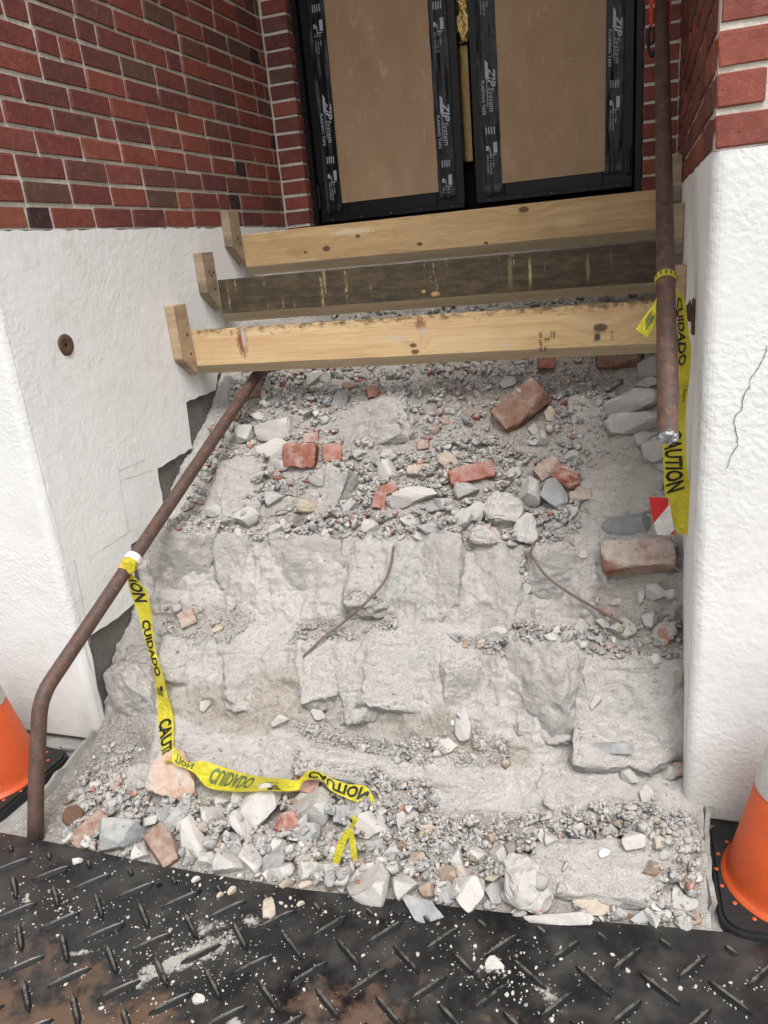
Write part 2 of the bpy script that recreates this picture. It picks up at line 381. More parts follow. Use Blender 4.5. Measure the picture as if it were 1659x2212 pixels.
tr_ = k.n('BsdfTranslucent', {'Color': (.80, .70, .05, 1)}); mx2 = k.n('MixShader', {0: .28}); k.t.links.new(k.b.outputs[0], mx2.inputs[1]); k.t.links.new(tr_.outputs[0], mx2.inputs[2])
k.t.links.new(mx2.outputs[0], [q for q in k.t.nodes if q.type == 'OUTPUT_MATERIAL'][0].inputs['Surface'])
k = M('orange_cone', .45, .45); p = k.pos(); v = k.noise(p, 11, 6, .65); u = k.noise(p, 60, 5, .7)
c = k.mix(k.mr(v, .35, .7), (.56, .090, .020), (.46, .066, .016)); c = k.mix(k.mr(u, .56, .72, 0, .5), c, (.22, .085, .045)); c = k.mix(k.mr(k.noise(k.map(p, (1, 1, .3)), 40, 5, .8), .62, .70, 0, .55), c, (.16, .075, .05)); c = k.mix(k.mr(k.noise(p, 95, 3, .7), .70, .74, 0, .6), c, (.60, .50, .42)); k.color(c).normal(k.bump(u, .0008)); ORANGE = k.m
WHITE_BAND = plain('cone_white_band', (.62, .61, .58), .5, .4)
RUBBER = plain('black_rubber', (.017, .017, .017), .62, .35, 0, .002, 90)
WHITEP = plain('white_plastic', (.78, .77, .75), .5, .4); RED = plain('red_plastic', (.62, .025, .025), .4, .4); REDCORD = plain('red_webbing', (.50, .045, .02), .6, .3)
ORANGEP = plain('orange_print', (.75, .36, .06), .45, .4)
PENCIL = plain('pencil_mark', (.50, .49, .475), .9, .1); CRACK = plain('crack_dark', (.16, .15, .145), .95, .1)
k = M('black_mat', .42, .45); p = k.pos(); q = k.n('SeparateXYZ', {0: p})
d0 = k.noise(p, 5.5, 6, .65); d1 = k.noise(p, 90, 5, .75); d2 = k.noise(p, 2.6, 5, .6); d3 = k.noise(p, 18, 6, .7)
c = k.mix(k.mr(d0, .35, .7), (.010, .010, .0105), (.026, .025, .024))
# dried mud, more of it away from the building
mud = k.math('ADD', d2, k.mr(q.outputs[1], 1.25, .85, -.12, .10)); mud = k.math('ADD', mud, k.math('MULTIPLY', k.math('SUBTRACT', d3, .5), .35))
c = k.mix(k.mr(mud, .535, .61, 0, .85), c, (.125, .074, .046))
# spilled stone powder
def blob(cx, cy, rx, ry, ang):
    r = k.n('Mapping', {'Vector': k.n('VectorMath', {0: p, 1: (cx, cy, 0)}, operation='SUBTRACT').outputs[0], 'Rotation': (0, 0, -ang)}).outputs[0]
    r = k.n('VectorMath', {0: r, 1: (1 / rx, 1 / ry, 0)}, operation='MULTIPLY').outputs[0]
    L = k.n('VectorMath', {0: r}, operation='LENGTH').outputs['Value']
    return k.mr(L, 1.0, .2, 0, 1)
pw = blob(-.93, 1.05, .19, .055, .75)
for a in [(-.93, 1.13, .06, .04, .5), (-.83, 1.17, .05, .03, .2), (-1.0, .97, .07, .04, .9), (-.28, 1.17, .05, .03, .3), (-1.18, 1.0, .06, .02, .5), (-.75, .93, .05, .04, .2), (-.16, 1.14, .10, .03, -.6), (-1.42, 1.1, .05, .02, -.8)]: pw = k.math('MAXIMUM', pw, k.math('MULTIPLY', blob(*a), .8))
pf = k.mr(k.math('ADD', k.math('MULTIPLY', pw, .30), k.math('ADD', k.math('MULTIPLY', d1, .70), k.math('MULTIPLY', k.noise(p, 26, 3, .6), .35))), .69, .79)
c = k.mix(k.math('MULTIPLY', pf, .85), c, (.46, .435, .395))
c = k.mix(k.mr(k.noise(p, 11, 5, .6), .45, .70, 0, .26), c, (.12, .112, .102))
k.color(c).normal(k.bump(d3, .0015, .7)); k.rough(k.mr(k.math('MAXIMUM', k.mr(mud, .54, .62), k.mr(d0, .35, .65)), 0, 1, .16, .62)); MAT = k.m
k = M('mat_bar', .40, .5); p = k.pos(); d1 = k.noise(p, 70, 5, .75); nz = k.n('SeparateXYZ', {0: k.n('NewGeometry').outputs['Normal']}).outputs[2]
c = k.mix(k.mr(k.math('MULTIPLY', nz, d1), .36, .54, 0, .80), (.013, .013, .013), (.15, .138, .122)); k.color(c); k.rough(k.mr(d1, .3, .7, .22, .55)); MATBAR = k.m

# ================================================================== SETTING
XL, XR, YF, YB = -1.65, 0.115, 1.70, 3.64            # reveals and front/back planes of the porch
ZTL, ZTR = EYE + .137, EYE + .113                     # where stucco stops and brick starts
pv = link('pavement', mesh('pavement', [(-30, -40, 0), (30, -40, 0), (30, 12, 0), (-30, 12, 0)], [(0, 1, 2, 3)]), PAVE)
tag(pv, kind='structure')

# ---- stucco plinths: bare concrete core with a stucco skin whose lower edge follows the removed steps
def jag(poly, step=.03, amp=.004, seed=0):
    out = []; r = random.Random(seed)
    for i, p in enumerate(poly):
        a, b = Vector(p), Vector(poly[(i + 1) % len(poly)]); n = max(1, int((b - a).length / step))
        for j in range(n):
            q = a + (b - a) * (j / n)
            if j: q += Vector((r.uniform(-amp, amp), r.uniform(-amp, amp)))
            out.append((q.x, q.y))
    return out
wl = empty('left_plinth_wall', (XL, YF, 0)); tag(wl, 'white stuccoed plinth left of the steps with stepped bare concrete edge', 'wall')
box('concrete_core', (-3.4, XL - .016, YF + .016, YB + .3, -.3, ZTL - .012), CONCRETE, wl)
skin = [(YF - .01, ZTL), (YB, ZTL), (YB, EYE - .40)]
edge = [(2.90, EYE - .40), (2.781, EYE - .429), (2.748, EYE - .485), (2.522, EYE - .487), (2.507, EYE - .663), (2.267, EYE - .674), (2.261, EYE - .80), (2.25, EYE - .868), (2.04, EYE - .878), (2.02, EYE - 1.0), (2.000, EYE - 1.075), (1.90, EYE - 1.085), (1.722, EYE - 1.074), (1.716, EYE - 1.25), (1.705, EYE - 1.425), (YF - .01, EYE - 1.43)]
def rounded_skin(name, outline_inner, xs, sgn, m, parent, ztop, xout):
    """plaster slab on the reveal, front slab round the corner with a rounded arris"""
    bm = prism_bm(jag(outline_inner, .03, .0035, 3), 'x', xs, xs - sgn * .0165)
    o = link(name, bm_mesh(name, bm), m, parent); return o
poly = [(YF + .03, ZTL)] + skin[1:] + [(max(a_, YF + .045), b_) for a_, b_ in edge[:-3]] + [(YF + .040, EYE - 1.20), (YF + .031, EYE - 1.42)]
rounded_skin('reveal_plaster', poly, XL, 1, STUCCO_SMOOTH, wl, ZTL, -3.4)
# front face with rounded corner
def front_skin(name, xc, sgn, xfar, z0, z1, m, parent, r=.03, batter=0.0):
    pts = [(xc, YF + .032)]
    for i in range(7):
        a = i / 6 * math.pi / 2
        pts.append((xc + sgn * (r - r * math.cos(a)) , YF + r - r * math.sin(a)))
    pts.append((xfar, YF)); pts.append((xfar, YF + .0155)); pts.append((xc + sgn * .0165, YF + .0155)); pts.append((xc + sgn * .0165, YF + .032))
    bm = prism_bm(pts, 'z', z0, z1)
    # slice so that the face can wave a little
    nz = 40
    for i in range(1, nz):
        zz = z0 + (z1 - z0) * i / nz
        bmesh.ops.bisect_plane(bm, geom=bm.verts[:] + bm.edges[:] + bm.faces[:], plane_co=(0, 0, zz), plane_no=(0, 0, 1))
    for v in bm.verts:
        if v.co.y < YF + .0154 or abs(v.co.x - xc) < .001:
            n = fbm(np.array([[v.co.x * 4, v.co.z * 4, 3.3]]), 5, 3)[0]; v.co.y += .004 * n
            if abs(v.co.x - xc) < .02: v.co.x += .003 * fbm(np.array([[v.co.x * 9, v.co.z * 9, 8.3]]), 9, 3)[0]
    o = link(name, bm_mesh(name, bm), m, parent); return o
front_skin('front_plaster', XL, -1, -3.4, .025, ZTL, STUCCO_ROUGH, wl)
wr = empty('right_plinth_wall', (XR, YF, 0)); tag(wr, 'white rough stuccoed plinth right of the steps under red brick', 'wall')
box('concrete_core', (XR + .016, 2.2, YF + .016, YB + .3, -.3, ZTR - .012), CONCRETE, wr)
polyr = [(YF + .03, ZTR), (YB, ZTR), (YB, EYE - .3), (3.0, EYE - .34), (2.5, EYE - .72), (2.3, EYE - .86), (2.14, EYE - .95), (2.0, EYE - 1.02), (1.94, EYE - 1.10), (1.86, EYE - 1.13), (1.78, EYE - 1.30), (YF + .03, EYE - 1.36)]
rounded_skin('reveal_plaster', polyr, XR, -1, STUCCO_SMOOTH, wr, ZTR, 2.2)
front_skin('front_plaster', XR, 1, 2.2, .035, ZTR, STUCCO_ROUGH, wr)

# pencil lines left by the setting-out, a hairline crack
def strip_on(name, pts, wd, m, parent, nrm):
    v = []; f = []; nrm = Vector(nrm)
    for i, p in enumerate(pts):
        t = (pts[min(i + 1, len(pts) - 1)] - pts[max(i - 1, 0)]).normalized(); s = t.cross(nrm).normalized() * wd * (.6 + .8 * random.random())
        v += [p + s + nrm * .0012, p - s + nrm * .0012]
    for i in range(len(pts) - 1): f.append((2 * i, 2 * i + 1, 2 * i + 3, 2 * i + 2))
    return link(name, mesh(name, v, f), m, parent)
for a, b in [((253, 1005), (278, 1150)), ((256, 1017), (312, 993)), ((192, 1207), (288, 1143)), ((160, 1210), (195, 1390)), ((262, 1037), (330, 1015)), ((355, 858), (357, 878))]:
    A, B = onX(*a, XL), onX(*b, XL); n = 9
    strip_on('pencil_line', [A.lerp(B, i / n) + Vector((0, random.uniform(-.002, .002), random.uniform(-.002, .002))) for i in range(n + 1)], .0009, PENCIL, wl, (1, 0, 0))
cp = [onY(x, y, YF) for x, y in [(1659, 745), (1650, 765), (1641, 790), (1622, 815), (1617, 838), (1604, 858), (1602, 885), (1587, 898), (1586, 920), (1592, 945), (1595, 962), (1578, 985), (1574, 1000), (1566, 1020)]]
cq = []
for i in range(len(cp) - 1):
    for j in range(3): cq.append(cp[i].lerp(cp[i + 1], j / 3) + Vector((random.uniform(-.002, .002), 0, random.uniform(-.002, .002))))
strip_on('hairline_crack', cq, .0008, CRACK, wr, (0, -2.5, 0))
o = box('torn_mortar_edge', (XL - .3, XL - .002, YF + .1, YB, ZTL - .012, ZTL - .002), MORTAR, wl)

# ---- brickwork
def brick_variants(n, L, H, D):
    out = []
    for i in range(n):
        r = random.Random(100 + i); bm = box_bm(-L / 2, L / 2, 0, D, -H / 2, H / 2)
        bmesh.ops.bevel(bm, geom=[e for e in bm.edges if min(v.co.y for v in e.verts) < .001], offset=.0028, segments=1, affect='EDGES')
        for v in bm.verts: v.co += Vector((r.uniform(-.0026, .0026), r.uniform(-.0014, .0014), r.uniform(-.0022, .0022)))
        out.append(bm_mesh('brick', bm))
    return out
C_H, JT = .0677, .0115
BH = C_H - JT
_bc = {}
def brick_mesh(L, i):
    key = (round(L * 200) / 200, i % 4)
    if key not in _bc: _bc[key] = brick_variants(4, key[0] if False else L, BH, .05)[i % 4]
    return _bc[key]
def lay(parent, org, u, n, length, z0, rows, pattern_seed, dark=(), m0=BRICK, first=None, lens=None):
    """bricks along u from org, faces looking along -n"""
    r = random.Random(pattern_seed); rot = Matrix((u, n, Vector((0, 0, 1)))).transposed().to_4x4()
    for j in range(rows):
        z = z0 + C_H * (j + .5)
        x = -(.1 if j % 2 else .0) + r.uniform(-.012, .012) + (first or 0); i = 0
        while x < length - .012:
            L = .0995 * 2
            if r.random() < .10: L = .0995
            a, b = max(x, 0.0), min(x + L, length)
            if b - a > .03:
                ln = b - a - JT
                me = brick_mesh(round(ln, 3), r.randrange(4)); o = bpy.data.objects.new('brick', me); COL.objects.link(o)
                hdr = L < .15
                mm = BRICK_DARK if (hdr and r.random() < .28) else m0
                if not me.materials: me.materials.append(m0)
                o.material_slots[0].link = 'OBJECT'; o.material_slots[0].material = mm
                o.parent = parent; o.matrix_parent_inverse = Matrix.Translation(parent.location).inverted()
                pos = org + u * ((a + b) / 2) + n * r.uniform(-.0015, .0015); pos.z = z + r.uniform(-.001, .001)
                o.matrix_basis = Matrix.Translation(pos) @ rot @ Matrix.Rotation(r.uniform(-.006, .006), 4, 'Y')
            x += L; i += 1
bl = empty('left_brick_wall', (XL, YF, ZTL)); tag(bl, 'dark red brick wall of the porch above the left plinth', 'wall')
RL = 18
box('mortar', (XL - .08, XL - .0055, YF + .02, YB + .05, ZTL + .001, ZTL + C_H * RL), MORTAR, bl)
lay(bl, Vector((XL, YF, 0)), Vector((0, 1, 0)), Vector((-1, 0, 0)), YB - YF - .004, ZTL, RL, 5)
# return towards the door, left
rl = empty('left_door_return', (XL, YB, ZTL)); tag(rl, 'narrow red brick pier between left porch wall and door frame', 'wall')
XDL = -1.525
box('mortar', (XL - .07, XDL - .0055, YB + .0055, YB + .16, EYE - .3, ZTL + C_H * 20), MORTAR, rl)
rz0 = ZTL - C_H * 3
for j in range(22):
    z = rz0 + C_H * (j + .5)
    for (L, org, u, n) in ((XDL - XL, Vector((XL, YB, z)), Vector((1, 0, 0)), Vector((0, 1, 0))), (.09, Vector((XDL, YB + .012, z)), Vector((0, 1, 0)), Vector((-1, 0, 0)))):
        me = brick_mesh(round(L - .006, 3), j); o = bpy.data.objects.new('brick', me); COL.objects.link(o)
        if not me.materials: me.materials.append(BRICK)
        o.parent = rl; o.matrix_parent_inverse = Matrix.Translation(rl.location).inverted()
        o.matrix_basis = Matrix.Translation(org + u * (L / 2 + .001) + n * random.uniform(-.001, .001)) @ Matrix((u, n, Vector((0, 0, 1)))).transposed().to_4x4()
# right porch wall, pier front and return
br = empty('right_brick_wall', (XR, YF, ZTR)); tag(br, 'red brick pier and porch wall above the right plinth', 'wall')
box('mortar', (XR + .0055, XR + .1, YF + .0055, YB + .05, ZTR + .001, ZTR + C_H * 14), MORTAR, br)
box('mortar', (XR + .10, 2.2, YF + .0055, YF + .2, ZTR + .001, ZTR + C_H * 14), MORTAR, br)
lay(br, Vector((XR, YF + .055, 0)), Vector((0, 1, 0)), Vector((1, 0, 0)), YB - YF - .06, ZTR, 14, 9)
lay(br, Vector((XR, YF, 0)), Vector((1, 0, 0)), Vector((0, 1, 0)), .85, ZTR, 7, 21, first=0.0)
rr = empty('right_door_return', (XR, YB, ZTR)); tag(rr, 'narrow red brick pier between door frame and right porch wall', 'wall')
XDR = -.022
box('mortar', (XDR + .0055, XR + .08, YB + .0055, YB + .16, EYE - .3, ZTR + C_H * 20), MORTAR, rr)
for j in range(22):
    z = ZTR - C_H * 3 + C_H * (j + .5); L = XR - XDR
    me = brick_mesh(round(L - .006, 3), j); o = bpy.data.objects.new('brick', me); COL.objects.link(o)
    if not me.materials: me.materials.append(BRICK)
    o.parent = rr; o.matrix_parent_inverse = Matrix.Translation(rr.location).inverted()
    o.matrix_basis = Matrix.Translation(Vector(((XDR + XR) / 2, YB + random.uniform(-.001, .001), z)))
# the rest of the building, above and beside what the picture shows
ub = empty('upper_brick_building', (0, YF, 2.5)); tag(ub, 'upper brick storeys and porch ceiling of the building', 'building')
ZS = EYE + 3.1
box('left_wall', (-6, XL, YF, YB + .3, ZTL + C_H * RL + .002, ZS), BRICK_FAR, ub)
box('left_front', (-6, XL - .082, YF, YF + .25, ZTL + .002, ZTL + C_H * RL), BRICK_FAR, ub)
box('right_wall', (XR, 6, YF, YB + .3, ZTR + C_H * 14 + .002, ZS), BRICK_FAR, ub)
box('right_front', (XR + .86, 6, YF - .001, YF + .25, ZTR + .002, ZTR + C_H * 14), BRICK_FAR, ub)
box('storey_above', (-6, 6, YF - .003, YB + .6, ZS + .002, ZS + 4), BRICK_FAR, ub)
box('wall_over_door', (XL, XR, YB + .16, YB + .5, EYE + 1.9, ZS - .002), BRICK_FAR, ub)

# ---- doors
YD = 3.75
dr = empty('door_frame', (-.77, YD, EYE + .13)); tag(dr, 'black metal double door frame behind the timbers', 'door frame')
box('jamb', (-1.533, -1.503, YD - .05, YD + .06, EYE - .1, EYE + 2.0), FRAME, dr, .003); box('jamb', (-.050, -.020, YD - .05, YD + .06, EYE - .1, EYE + 2.0), FRAME, dr, .003)
box('threshold', (-1.50, -.05, YD - .06, YD + .06, EYE + .09, EYE + .130), FRAME, dr, .004)
box('dark_opening', (-1.6, .1, YD + .09, YD + .12, EYE - .3, EYE + 2.0), BLACKHOLE, dr)

def text_mesh(s, size, shear=0.0, bold=0.0, sx=1.0, mirror=False):
    cu = bpy.data.curves.new('txt', 'FONT'); cu.body = s; cu.size = 1.0; cu.shear = shear; cu.offset = bold; cu.resolution_u = 2
    ob = bpy.data.objects.new('txt', cu); COL.objects.link(ob)
    dg = bpy.context.evaluated_depsgraph_get(); me = bpy.data.meshes.new_from_object(ob.evaluated_get(dg))
    bpy.data.objects.remove(ob); bpy.data.curves.remove(cu)
    v = np.array([q.co[:] for q in me.vertices]); f = [tuple(q.vertices) for q in me.polygons]; bpy.data.meshes.remove(me)
    v[:, 0] -= v[:, 0].min(); v = v * size; v[:, 0] *= sx
    return v, f
class Print:
    """flat lettering collected in (u: reading direction, v: up) and then laid on a surface"""
    def __init__(s): s.v = []; s.f = []
    def add(s, v, f, u, w):
        k = len(s.v); s.v += [(a[0] + u, a[1] + w) for a in v]; s.f += [tuple(i + k for i in q) for q in f]
    def text(s, t, u, w, size, shear=0, bold=0, length=None):
        v, f = text_mesh(t, size, shear, bold)
        if length: v[:, 0] *= length / max(1e-6, v[:, 0].max())
        s.add(v, f, u, w)
    def quad(s, pts): k = len(s.v); s.v += [tuple(p) for p in pts]; s.f.append(tuple(range(k, k + len(pts))))
    def rect(s, u0, w0, u1, w1): s.quad([(u0, w0), (u1, w0), (u1, w1), (u0, w1)])
def tape_unit():
    P = Print()
    P.quad([(.000, .030), (.072, .030), (.078, .040), (.014, .043)])
    P.text('ZIP', .030, .040, .043, .28, .030, length=.078); P.text('System', .108, .040, .033, .25, .0, length=.095)
    P.rect(.070, .034, .185, .0362); P.text('FLASHING TAPE', .078, .012, .019, 0, .012, length=.135)
    for i in range(4): P.rect(.262 + .0005 * i, .022 + i * .011, .292, .0265 + i * .011)
    P.rect(.325, .050, .368, .066); P.rect(.360, .036, .376, .039); P.rect(.373, .036, .376, .062); P.rect(.345, .034, .362, .038); P.rect(.338, .020, .356, .031)
    P.text('ROLL', .372, .046, .0085, 0, .02); P.text('THIS', .372, .034, .0085, 0, .02); P.text('TAPE', .372, .022, .0085, 0, .02)
    P.rect(.398, .020, .399, .055)
    P.text('PARA', .405, .046, .0085, 0, .02); P.text('APLICAR USE', .405, .034, .0085, 0, .02); P.text('EL RODILLO', .405, .022, .0085, 0, .02)
    return P
UNIT = tape_unit()
def door_leaf(x0, x1, zb, px0, px1, pzb, tapes, y, label, hinge_x):
    root = empty('door', ((x0 + x1) / 2, y, EYE + zb)); tag(root, label, 'door', 'boarded up double doors')
    zt = EYE + 1.85
    box('stile', (x0, px0 + .012, y - .02, y + .025, EYE + zb, zt), FRAME, root, .003)
    box('stile', (px1 - .012, x1, y - .02, y + .025, EYE + zb, zt), FRAME, root, .003)
    box('bottom_rail', (px0 + .0121, px1 - .0121, y - .019, y + .024, EYE + zb, EYE + pzb + .01), FRAME, root, .002)
    box('kick_strip', (x0 + .003, x1 - .003, y - .029, y - .0202, EYE + zb + .002, EYE + zb + .024), FRAME, root, .002)
    for i in range(5):
        lathe('screw', [(0, .003), (.003, .0025), (.004, 0)], STEEL, root, 10, (0, 0, 0)).matrix_basis = Matrix.Translation((x0 + .06 + (x1 - x0 - .12) * i / 4, y - .0292, EYE + zb + .013)) @ Matrix.Rotation(R_(90), 4, 'X')
    box('cover_board', (px0 - .02, px1 + .02, y - .026, y - .0205, EYE + pzb, zt), BOARD, root, .001)
    box('hinge', (hinge_x - .008, hinge_x + .008, y - .042, y - .0205, EYE + .20, EYE + .31), FRAME, root, .005, 2)
    for (a0, a1, zend, seed, off, dx) in tapes:
        nx, nz = 14, 110; v = []; f = []; z1 = EYE + 1.30
        G = np.array([[i / nx, j / nz] for j in range(nz + 1) for i in range(nx + 1)])
        W = fbm(np.c_[G[:, 0] * 4.0, G[:, 1] * 9, np.full(len(G), seed)], seed, 3) * .0035 + ridged(np.c_[G[:, 0] * 5 + G[:, 1] * 2, G[:, 1] * 5, np.full(len(G), seed + .5)], seed, 2) * .0022
        tear = fbm(np.c_[G[:, 0] * 8, np.full(len(G), 1.0), np.full(len(G), seed)], seed, 3) * .012
        XX = a0 + (a1 - a0) * G[:, 0] + dx * G[:, 1] + .002 * fbm(np.c_[np.full(len(G), .3), G[:, 1] * 14, np.full(len(G), seed)], 3, 3); ZZ = EYE + zend + (z1 - EYE - zend) * G[:, 1] + np.where(G[:, 1] < .001, tear, 0)
        YY = y - .031 - np.maximum(W, -.0035) - np.where(G[:, 1] < .02, .004, 0)
        for j in range(nz):
            for i in range(nx): q = j * (nx + 1) + i; f.append((q, q + 1, q + nx + 2, q + nx + 1))
        tp = link('flashing_tape', npmesh('flashing_tape', np.c_[XX, YY, ZZ], np.array(f)), TAPE_BLACK, root, smooth=True)
        Wd = a1 - a0; pv_, pf_ = [], []
        for kk in range(-1, 4):
            z_start = EYE + off + .62 * kk
            k0 = len(pv_)
            for (u, w_) in UNIT.v:
                zz = z_start - u; xx = a0 + w_ / .078 * Wd * .98 + dx * (zz - EYE - zend) / (z1 - EYE - zend)
                pv_.append((xx, zz))
            for q in UNIT.f:
                if all(EYE + zend + .012 < pv_[i + k0][1] < z1 for i in q): pf_.append(tuple(i + k0 for i in q))
        use = sorted({i for q in pf_ for i in q}); mp = {a: b for b, a in enumerate(use)}
        A = np.array([pv_[i] for i in use]); gi = np.clip((A[:, 0] - a0 - dx * (A[:, 1] - EYE - zend) / (z1 - EYE - zend)) / Wd, 0, 1); gj = np.clip((A[:, 1] - EYE - zend) / (z1 - EYE - zend), 0, 1)
        YG = YY.reshape(nz + 1, nx + 1); fi = gi * nx; fj = gj * nz; i0 = np.minimum(fi.astype(int), nx - 1); j0 = np.minimum(fj.astype(int), nz - 1); a = fi - i0; b = fj - j0
        yy = (YG[j0, i0] * (1 - a) + YG[j0, i0 + 1] * a) * (1 - b) + (YG[j0 + 1, i0] * (1 - a) + YG[j0 + 1, i0 + 1] * a) * b
        o = link('tape_print', mesh('tape_print', np.c_[A[:, 0], yy - .0012, A[:, 1]], [tuple(mp[i] for i in q) for q in pf_]), INK_PALE, tp)
    return root
door_leaf(-1.500, -.786, .137, -1.372, -.905, .218, [(-1.462, -1.383, .185, 2, .690, .012), (-.905, -.826, .192, 5, .610, .004)], YD, 'left black metal door covered with brown board, taped at both edges', -1.497)
door_leaf(-.737, -.056, .147, -.616, -.168, .222, [(-.700, -.615, .185, 8, .72, -.004), (-.172, -.102, .212, 11, .83, .010)], YD + .01, 'right black metal door covered with brown board, beside the right brick pier', -.072)
# crumpled gold foil in the gap between the leaves
v = []; f = []; nz = 60
for j in range(nz + 1):
    for i in range(9):
        z = EYE + .80 + .6 * j / nz; x = -.788 + .052 * i / 8
        n = fbm(np.array([[x * 60, z * 26, 1.]]), 3, 3)[0]; v.append((x, YD + .012 + .02 * n - .012 * math.sin(i / 8 * math.pi), z + .01 * (i % 2) * (j == 0)))
for j in range(nz):
    for i in range(8): q = j * 9 + i; f.append((q, q + 1, q + 10, q + 9))
o = link('foil_strip', mesh('foil_strip', v, f), FOIL, smooth=True); tag(o, 'crumpled gold foil stuffed in the gap between the doors', 'foil')
o = box('gap_film', (-.786, -.752, YD + .03, YD + .036, EYE + .335, EYE + .80), FILM); tag(o, 'dull gold film hanging behind the gap between the doors', 'film')


# ================================================================== BROKEN STEPS
# profile of the rubble core (Y, height over the eye) at the left wall, in the middle and at the right wall
PL = [(1.15, -1.47), (1.26, -1.447), (1.40, -1.443), (1.60, -1.43), (1.68, -1.395), (1.76, -1.350), (1.90, -1.180), (2.00, -1.130), (2.13, -.905), (2.30, -.805), (2.45, -.712), (2.62, -.600), (2.80, -.460), (3.00, -.300), (3.20, -.130), (3.40, .000), (3.72, .060)]
PM = [(1.15, -1.47), (1.26, -1.440), (1.40, -1.427), (1.60, -1.422), (1.67, -1.344), (1.755, -1.314), (1.90, -1.125), (1.99, -1.085), (2.14, -.872), (2.30, -.790), (2.45, -.710), (2.62, -.585), (2.80, -.450), (3.00, -.300), (3.20, -.130), (3.40, .000), (3.72, .060)]
PR = [(1.15, -1.47), (1.26, -1.440), (1.42, -1.422), (1.62, -1.405), (1.71, -1.372), (1.775, -1.332), (1.92, -1.085), (2.03, -1.050), (2.17, -.862), (2.32, -.800), (2.45, -.712), (2.62, -.585), (2.80, -.450), (3.00, -.300), (3.20, -.130), (3.40, .000), (3.72, .060)]
X0, X1 = XL - .012, XR + .045
NX = 330; NS = 560
xs = np.linspace(X0, X1, NX)
def prof(P):
    P = np.array(P); seg = np.r_[0, np.cumsum(np.hypot(*np.diff(P, axis=0).T))]; seg /= seg[-1]
    return P, seg
ref = np.array(PM); rs = np.r_[0, np.cumsum(np.hypot(*np.diff(ref, axis=0).T))]; TOT = rs[-1]; rs /= TOT
tt = np.linspace(0, 1, NS)
def samp(P):
    P = np.array(P); y = np.interp(tt, rs, P[:, 0]); z = np.interp(tt, rs, P[:, 1])
    kr = np.hanning(13); kr /= kr.sum(); pad = 6
    f_ = lambda a: np.convolve(np.r_[np.full(pad, a[0]), a, np.full(pad, a[-1])], kr, 'valid')
    return f_(y), f_(z)
yl, zl = samp(PL); ym, zm = samp(PM); yr, zr = samp(PR)
wgt = (xs - X0) / (X1 - X0)
wob = .035 * fbm(np.c_[xs * 3.1, np.zeros(NX), np.zeros(NX)], 4, 3)
YY = np.empty((NS, NX)); ZZ = np.empty((NS, NX))
for i, t in enumerate(wgt):
    if t < .5: a = t * 2; YY[:, i] = yl * (1 - a) + ym * a; ZZ[:, i] = zl * (1 - a) + zm * a
    else: a = t * 2 - 1; YY[:, i] = ym * (1 - a) + yr * a; ZZ[:, i] = zm * (1 - a) + zr * a
dy = np.gradient(YY, axis=0); dz = np.gradient(ZZ, axis=0); ln = np.hypot(dy, dz); NY = -dz / ln; NZ = dy / ln
SS = np.repeat((tt * TOT)[:, None], NX, 1); XX = np.repeat(xs[None, :], NS, 0)
steep = np.clip((-NY - .55) / .25, 0, 1)
q = np.c_[XX.ravel(), SS.ravel(), np.zeros(NS * NX)]
low = fbm(q * 3.2, 2, 3).reshape(NS, NX); mid = fbm(q * 11, 3, 4).reshape(NS, NX); rg = ridged(q * 8.5 + 3.7, 7, 5).reshape(NS, NX); hi = fbm(q * 45, 5, 3).reshape(NS, NX); xh = fbm(q * 110, 6, 2).reshape(NS, NX)
env = np.clip((SS - .12) / .15, 0, 1)
D = env * (low * .030 + mid * .016 + steep * (rg * .032 - .006)) + hi * .0070 + xh * .0028
# scoop worn into the lowest stone course
D += -.004 * np.clip((-1.47 - XX) / .06, 0, 1) * np.clip((1.74 - YY) / .05, 0, 1)
D += -.035 * np.exp(-(((XX + .44) / .16) ** 2 + ((YY - 1.66) / .05) ** 2))
VB = np.c_[XX.ravel(), (YY + NY * D).ravel(), (ZZ + NZ * D + EYE).ravel()]
_me = 1.277 + .1 * np.maximum(0, VB[:, 0] + .75) + .01            # keep the core under the mat
VB[:, 2] = np.where(VB[:, 1] < _me, np.minimum(VB[:, 2], .004), np.where(VB[:, 1] < _me + .12, np.minimum(VB[:, 2], .004 + (VB[:, 1] - _me) * .35), VB[:, 2]))
ii = (np.arange(NS - 1)[:, None] * NX + np.arange(NX - 1)[None, :]).ravel()
FB = np.c_[ii, ii + 1, ii + NX + 1, ii + NX]
steps = empty('demolished_steps', (-.77, 1.7, 0)); tag(steps, 'broken masonry core of removed entrance steps, dusty stone and mortar between white plinths', 'steps')
BV, BF = [VB], [FB.tolist()]
NRM = np.stack([np.zeros_like(NY), NY, NZ], -1).reshape(-1, 3)
def bvh_now():
    v = np.concatenate(BV); f = []; k = 0
    for a, b in zip(BV, BF): f += [tuple(i + k for i in q) for q in b]; k += len(a)
    return BVHTree.FromPolygons(v.tolist(), f)
